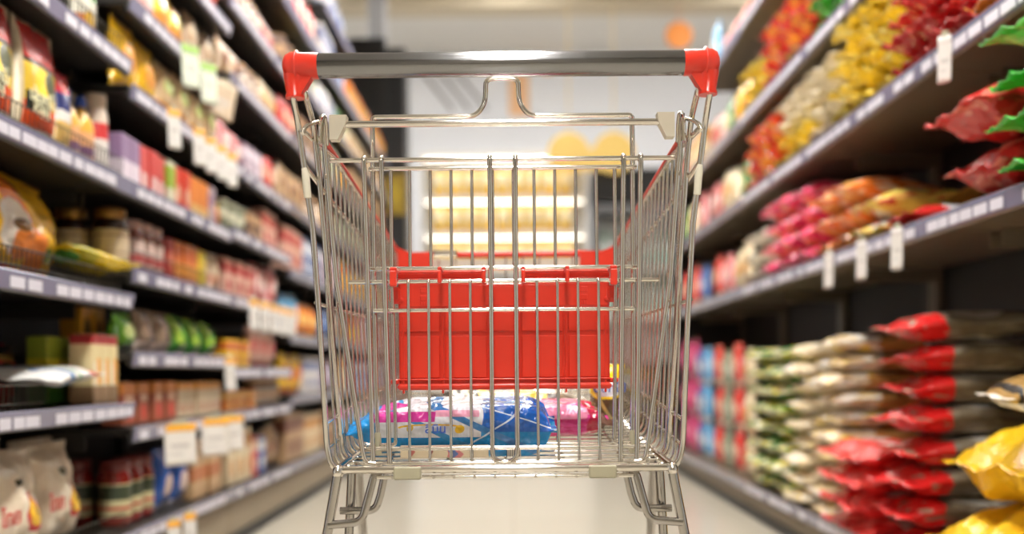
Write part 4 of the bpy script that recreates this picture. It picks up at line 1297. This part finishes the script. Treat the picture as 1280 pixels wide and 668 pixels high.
# ------------------------------------------------------------------ price cards that hang from the rails
T_WH = P_tag('price_card', .042, .115, (226, 224, 220), (232, 168, 60))
T_BG = P_tag('large_price_card', .105, .12, (232, 228, 222), (236, 170, 40))
T_GR = P_tag('green_price_card', .06, .13, (224, 232, 214), (150, 190, 90))
T_BE = P_tag('beige_price_card', .085, .13, (206, 186, 160), (206, 186, 160))
T_NR = P_tag('narrow_price_card', .030, .105, (224, 220, 216), (214, 208, 204))
def hang(T, side, idx, k, y, desc, rz=None, dz=-.006, ry_=0.0):
    z = SHELVES[side, idx, k] + dz
    x = (XL + .022) if side == 'left' else (XR - .022)
    T.put((x, y, z), (0, ry_, (R(52) if side == 'left' else R(-48)) if rz is None else rz), f'{desc} hanging from rail, {where(side, idx, k)}', f'price cards on the {side} shelving')
hang(T_BG, 'left', 1, 1, 2.90, 'large white card with yellow top')
hang(T_BG, 'left', 1, 1, 3.24, 'nearer white card of a close pair')
hang(T_BG, 'left', 1, 1, 3.42, 'farther white card of a close pair')
hang(T_WH, 'left', 1, 2, 3.42, 'small white card')
hang(T_WH, 'left', 1, 0, 2.84, 'nearer narrow white card')
hang(T_WH, 'left', 1, 0, 2.98, 'farther narrow white card')
for q, y in enumerate((2.87, 3.10, 3.22, 3.34, 3.46)):
    hang(T_WH, 'left', 1, 5, y, f'{ORD[q]} white card')
hang(T_GR, 'left', 1, 6, 3.02, 'nearer green topped card')
hang(T_GR, 'left', 1, 6, 3.20, 'farther green topped card')
hang(T_BE, 'left', 1, 6, 3.42, 'tilted beige card', ry_=R(14))
for q, y in enumerate((3.74, 3.90, 4.06, 4.22, 4.38)):
    hang(T_WH, 'left', 2, 3, y, f'{ORD[q]} white card')
hang(T_NR, 'right', 0, 2, 2.19, 'narrow pale card')
hang(T_NR, 'right', 1, 1, 2.47, 'nearest narrow pale card')
hang(T_NR, 'right', 1, 1, 2.72, 'middle narrow pale card')
hang(T_NR, 'right', 1, 1, 3.00, 'farthest narrow pale card')
# ------------------------------------------------------------------ goods lying in the trolley
M_BP = film('blue_foil', (14, 140, 214), ('rect', 'y', .64, 1.01, 'z', .5, 1.01, (16, 96, 196)), ('rect', 'y', .14, .64, 'z', .40, 1.01, (232, 234, 244)), ('slash', 'y', 'z', .55, .92, .99, (60, 130, 200)), ('slash', 'y', 'z', .55, .68, .74, (60, 150, 214)),
            ('rect', 'y', .12, .42, 'z', .70, .90, (214, 60, 160)), ('rect', 'y', .42, .62, 'z', .80, .92, (240, 170, 200)), ('oval', 'y', .40, .16, 'z', .60, .06, (240, 190, 60)), ('oval', 'y', .40, .15, 'z', .575, .055, (232, 234, 244)),
            ('oval', 'y', .54, .022, 'z', .56, .08, (238, 190, 40)), ('oval', 'y', .30, .016, 'z', .58, .07, (232, 200, 90)), ('slash', 'y', 'z', -.35, .50, .515, (206, 226, 244)), ('slash', 'y', 'z', .8, 1.42, 1.44, (206, 226, 244)), warp=.06, crinkle=.9, rough=.16)
bp = P_pouch('blue_foil_bag', 'foil bag', .130, .300, .088, M_BP, lie=True, seed=90, seal=.035, crumple=.12, pv=.30, pu=14, nu=26, nv=38, pleat=.006, fat=.66, squash=.42)
b = bp.put((CART_X - .076, 1.472, z_floor(1.472) + .004), (0, R(6), R(-90)), 'blue foil bag with white and pink print lying across the shopping cart floor')
lb = MB()
lb.box((.062, -.01, .010), (.004, .125, .018), .001, rot=None)
lb.build('paper_label', pack('beige_paper', (206, 190, 160), [('oval', 'y', .62, .09, 'z', .3, .5, (196, 120, 120)), ('oval', 'y', .60, .05, 'z', .4, .4, (90, 110, 160)), ('oval', 'y', .12, .03, 'z', .4, .3, (190, 110, 100)), ('oval', 'y', .34, .02, 'z', .5, .3, (150, 90, 80))], .5, .1, warp=.1), b)
MB().box((.062, .088, .010), (.003, .020, .016), .0006).build('barcode', pack('barcode_print', (196, 190, 176), [('stripes', 'y', 8.0, .5, (40, 40, 44))], .5, 0), b)
ink('ลินิน', .017, INK_BLUE, 'lettering', b, Matrix.Translation((.0640, -.022, .042)) @ Matrix.Rotation(R(90), 4, 'Z'))
M_MG = film('magenta_foil', (214, 26, 124), ('band', 'z', .62, 1.01, (240, 150, 190)), ('noise', 4, .6, (226, 60, 150)), ('band', 'y', .90, 1.01, (120, 84, 70)), ('band', 'y', .82, .90, (200, 16, 70)), warp=.12, crinkle=.9, rough=.16)
mg = P_pouch('magenta_foil_bag', 'foil bag', .14, .215, .060, M_MG, lie=True, seed=92, seal=.04, crumple=.10, pv=.28, pu=4, nu=18, nv=26, pleat=.006)
mg.put((CART_X + .055, 1.612, z_floor(1.612) + .005), (0, R(6.4), R(-86)), 'magenta foil bag lying behind the blue bag in the shopping cart')
M_GB = film('gold_black_film', (58, 48, 36), ('rect', 'y', .3, .72, 'z', .3, 1.01, (226, 186, 50)), ('slash', 'y', 'z', .3, .40, .44, (236, 226, 200)), ('slash', 'y', 'z', .3, .48, .53, (236, 226, 200)), ('band', 'y', .8, 1.01, (120, 90, 60)), warp=.12, crinkle=.6)
gb = P_pouch('gold_black_bag', 'foil bag', .12, .285, .052, M_GB, lie=True, seed=94, seal=.05, crumple=.14, pv=.4)
gb.put((CART_X + .005, 1.765, z_floor(1.765) + .008), (R(-3), R(6.4), R(-88)), 'black and gold bag lying farthest back in the shopping cart')
M_YB = film('yellow_gold_film', (240, 206, 30), ('rect', 'x', .2, 1.01, 'z', .50, .78, (236, 238, 244)), ('band', 'z', -.01, .46, (96, 78, 48)), ('slash', 'x', 'z', .8, .62, .72, (190, 160, 90)), warp=.06, crinkle=.5)
yb_ = P_pouch('yellow_white_pack', 'pack', .062, .092, .15, M_YB, seed=96, seal=.05, seal_lo=.0, crumple=.06, pv=.3, fat=.4)
y_ = yb_.put((CART_X + .172, 1.71, z_floor(1.71) + .010), (R(6.4), 0, R(-4)), 'small yellow pack with blue lettering standing in the shopping cart corner')
ink('ดอกไม้', .020, INK_BLUE, 'lettering', y_, Matrix.Translation((.004, -.0745, .060)))
wp = P_pouch('white_pouch', 'pouch', .10, .15, .050, film('white_pouch_film', (236, 236, 240), ('band', 'y', .7, .8, (206, 210, 226)), crinkle=.6), lie=True, seed=98, seal=.06, crumple=.16)
wp.put((CART_X - .125, 1.62, z_floor(1.62) + .005), (0, R(6.4), R(-86)), 'plain white pouch lying behind the blue bag beside the cart side')

# ------------------------------------------------------------------ the cross aisle at the end
M_WHITE = plain('white_display_panel', (240, 238, 234), .4)
M_POST = plain('grey_post', (176, 176, 178), .5)
tag(MB().box((-1.03, 8.55, 1.68), (.30, .34, 3.36), .01).build('trim_2', M_DARK), kind='structure')
tag(MB().box((-1.18, 8.95, 2.4), (.16, .16, 4.78), .01).build('trim_3', M_POST), kind='structure')
t = thing('wall_sign', (-1.005, 8.372, 2.12))
MB().box((0, 0, 0), (.25, .012, .34), .003).build('board', card('olive_board', (176, 146, 24), ('oval', 'x', .5, .3, 'z', .5, .3, (206, 176, 40))), t)
MB().box((0, .004, 0), (.27, .008, .36), .003).build('sign_frame', M_DARK, t)
tag(t, 'mustard yellow sign fixed to the black pillar at the end of the left shelving', 'sign')

# promotional gondola with yellow packs
t = thing('promotion_display', (-.06, 9.95, 0), True)
MB().box((-.06, 10.14, 1.36), (1.62, .04, 2.70), .006).build('back_panel', M_WHITE, t)
MB().box((-.06, 9.93, .62), (1.60, .42, 1.22), .01).build('plinth', M_WHITE, t)
DZ = (1.62, 1.99, 2.34)
for z in DZ:
    s_ = MB().box((-.06, 9.93, z - .02), (1.58, .42, .03), .004).build('shelf', M_WHITE, t)
    s_['o'] = list(t['o'])
    MB().box((-.06, 9.715, z - .02), (1.58, .006, .05), .002).build('price_rail', M_WHITE, s_)
MB().box((-.06, 9.93, 2.745), (1.62, .44, .05), .006).build('added_canopy', M_WHITE, t)  # top cover added to carry the upper glow strip
M_GLOW = plain('added_glow_strip', (255, 248, 236), .4, emit=(255, 244, 226), strength=5.5)  # glowing strips added to brighten the yellow packs
for z in (1.93, 2.28, 2.70):
    MB().box((-.06, 9.735, z), (1.54, .016, .010), .002).build('added_glow_strip', M_GLOW, t)
for x in (-.86, .74):
    MB().box((x, 9.93, 1.36), (.025, .44, 2.70), .004).build('side_panel', M_WHITE, t)
tag(t, 'white promotional shelf display of yellow packs facing the aisle end', 'display shelf')
ypk = P_pouch('yellow_promotion_pack', 'pack', .14, .27, .08, film('promo_film', (252, 214, 104), ('oval', 'x', .5, .34, 'z', .62, .22, (253, 242, 212)), ('band', 'z', .0, .2, (248, 190, 70)), warp=.1), seed=100, nu=10, nv=14)
for r_, z in enumerate(DZ):
    for q in range(9):
        ypk.put((-.70 + q * .155, 9.80, z), (0, 0, rng.uniform(-.1, .1)), f'yellow pack, {ORD[q]} from the dark pillar, {("lowest", "middle", "top")[r_]} row of the promotional display', 'yellow packs on the promotional display')

# chiller with a dark header
t = thing('display_chiller', (1.32, 10.0, 0), True)
M_CH = plain('chiller_grey', (120, 122, 126), .4)
MB().box((1.32, 10.14, 1.36), (1.02, .04, 2.6), .006).build('back_panel', M_WHITE, t)
MB().box((1.32, 9.90, 2.42), (1.04, .48, .34), .012).build('header', M_DARK, t)
MB().box((1.32, 9.87, 2.20), (1.02, .40, .08), .006).build('light_band', M_CH, t)
MB().box((1.32, 9.88, .35), (1.02, .50, .70), .02).build('base', M_DARK, t)
for x in (.82, 1.82):
    MB().box((x, 9.9, 1.3), (.03, .46, 2.56), .006).build('side_panel', M_CH, t)
for z in (1.62, 1.15):
    MB().box((1.32, 9.9, z - .02), (.96, .42, .03), .004).build('shelf', M_WHITE, t)
tag(t, 'dark headed chiller cabinet at the end of the aisle beside the yellow display', 'chiller')
wb = P_bottle('white_green_bottle', 'bottle', .055, .36, plain('white_bottle', (222, 232, 226), .3, coat=.4), plain('green_cap', (60, 150, 90), .4), card('wb_label', (226, 240, 232), ('band', 'z', .3, .7, (150, 206, 190))))
for r_, z in enumerate((1.15, 1.62)):
    for q in range(7):
        wb.put((.92 + q * .125, 9.82, z), (0, 0, rng.uniform(0, 3)), f'white green bottle, {ORD[q]} from the yellow display, {("lower", "upper")[r_]} chiller shelf', 'bottles in the chiller')

# boards and marks on the white wall
def disc(m, c, r, d=.02, n=36):
    m.lathe([(r - .004, -d / 2), (r, -d / 2 + .004), (r, d / 2 - .004), (r - .004, d / 2)], c, n, axis='y')
M_YS = plain('yellow_sign', (250, 214, 124), .5)
M_OS = plain('orange_sign', (240, 150, 70), .5)
M_PO = plain('pale_orange_sign', (244, 196, 150), .5)
m = MB(); disc(m, (.56, 9.5, 2.70), .20); disc(m, (.99, 9.5, 2.70), .20)
m.box((.775, 9.5, 2.64), (.43, .018, .22), .004)
m.tube([(.56, 9.5, 2.85), (.56, 9.5, 4.10)], .004, 6); m.tube([(.99, 9.5, 2.85), (.99, 9.5, 4.10)], .004, 6)
tag(m.build('hanging_sign', M_YS, loc=(.775, 9.5, 2.7)), 'yellow hanging sign of two joined discs above the promotional display', 'sign')
m = MB(); disc(m, (1.62, 9.5, 3.82), .13); m.tube([(1.62, 9.5, 3.9), (1.62, 9.5, 4.12)], .004, 6)
tag(m.build('hanging_sign', M_OS, loc=(1.62, 9.5, 3.82)), 'small round orange sign hanging high near the right shelving', 'sign')
m = MB(); disc(m, (.50, 12.985, 4.80 - .02 - .04), .12)
tag(MB().lathe([(.12, -.01), (.124, -.006), (.124, .006), (.12, .01)], (.5, 12.985, 4.62), 30, axis='y').build('wall_disc', M_PO, loc=(.5, 12.985, 4.62)), 'pale orange disc high on the white back wall', 'wall sign')
tag(MB().box((.12, 12.98, 4.23), (.26, .02, .55), .05).build('wall_poster', M_PO, loc=(.12, 12.98, 4.23)), 'pale orange narrow poster on the white back wall', 'poster')
t = thing('wall_stripes', (-.8, 12.98, 4.4))
M_ST = plain('grey_wall_stripe', (150, 150, 154), .6)
for k in range(3):
    MB().box((-.22 + k * .22, 0, 0), (.045, .012, .92), .003, rot=Matrix.Rotation(R(-38), 3, 'Y')).build('stripe', M_ST, t)
tag(t, 'three slanted grey stripes high on the white back wall', 'wall graphic')

# ------------------------------------------------------------------ light and view
for o in list(bpy.data.objects):
    if 'o' in o:
        del o['o']
w = bpy.data.worlds.new('hall_air')
w.use_nodes = True
w.node_tree.nodes['Background'].inputs['Color'].default_value = (1.0, .97, .92, 1)
w.node_tree.nodes['Background'].inputs['Strength'].default_value = 0.05
SC.world = w
SC.view_settings.view_transform = 'Standard'
SC.view_settings.look = 'None'
SC.view_settings.exposure = 0.56
SC.view_settings.gamma = 1.0
SC.view_settings.use_curve_mapping = False
SC.cycles.use_denoising = True
SC.cycles.max_bounces = 8
SC.cycles.sample_clamp_indirect = 6.0
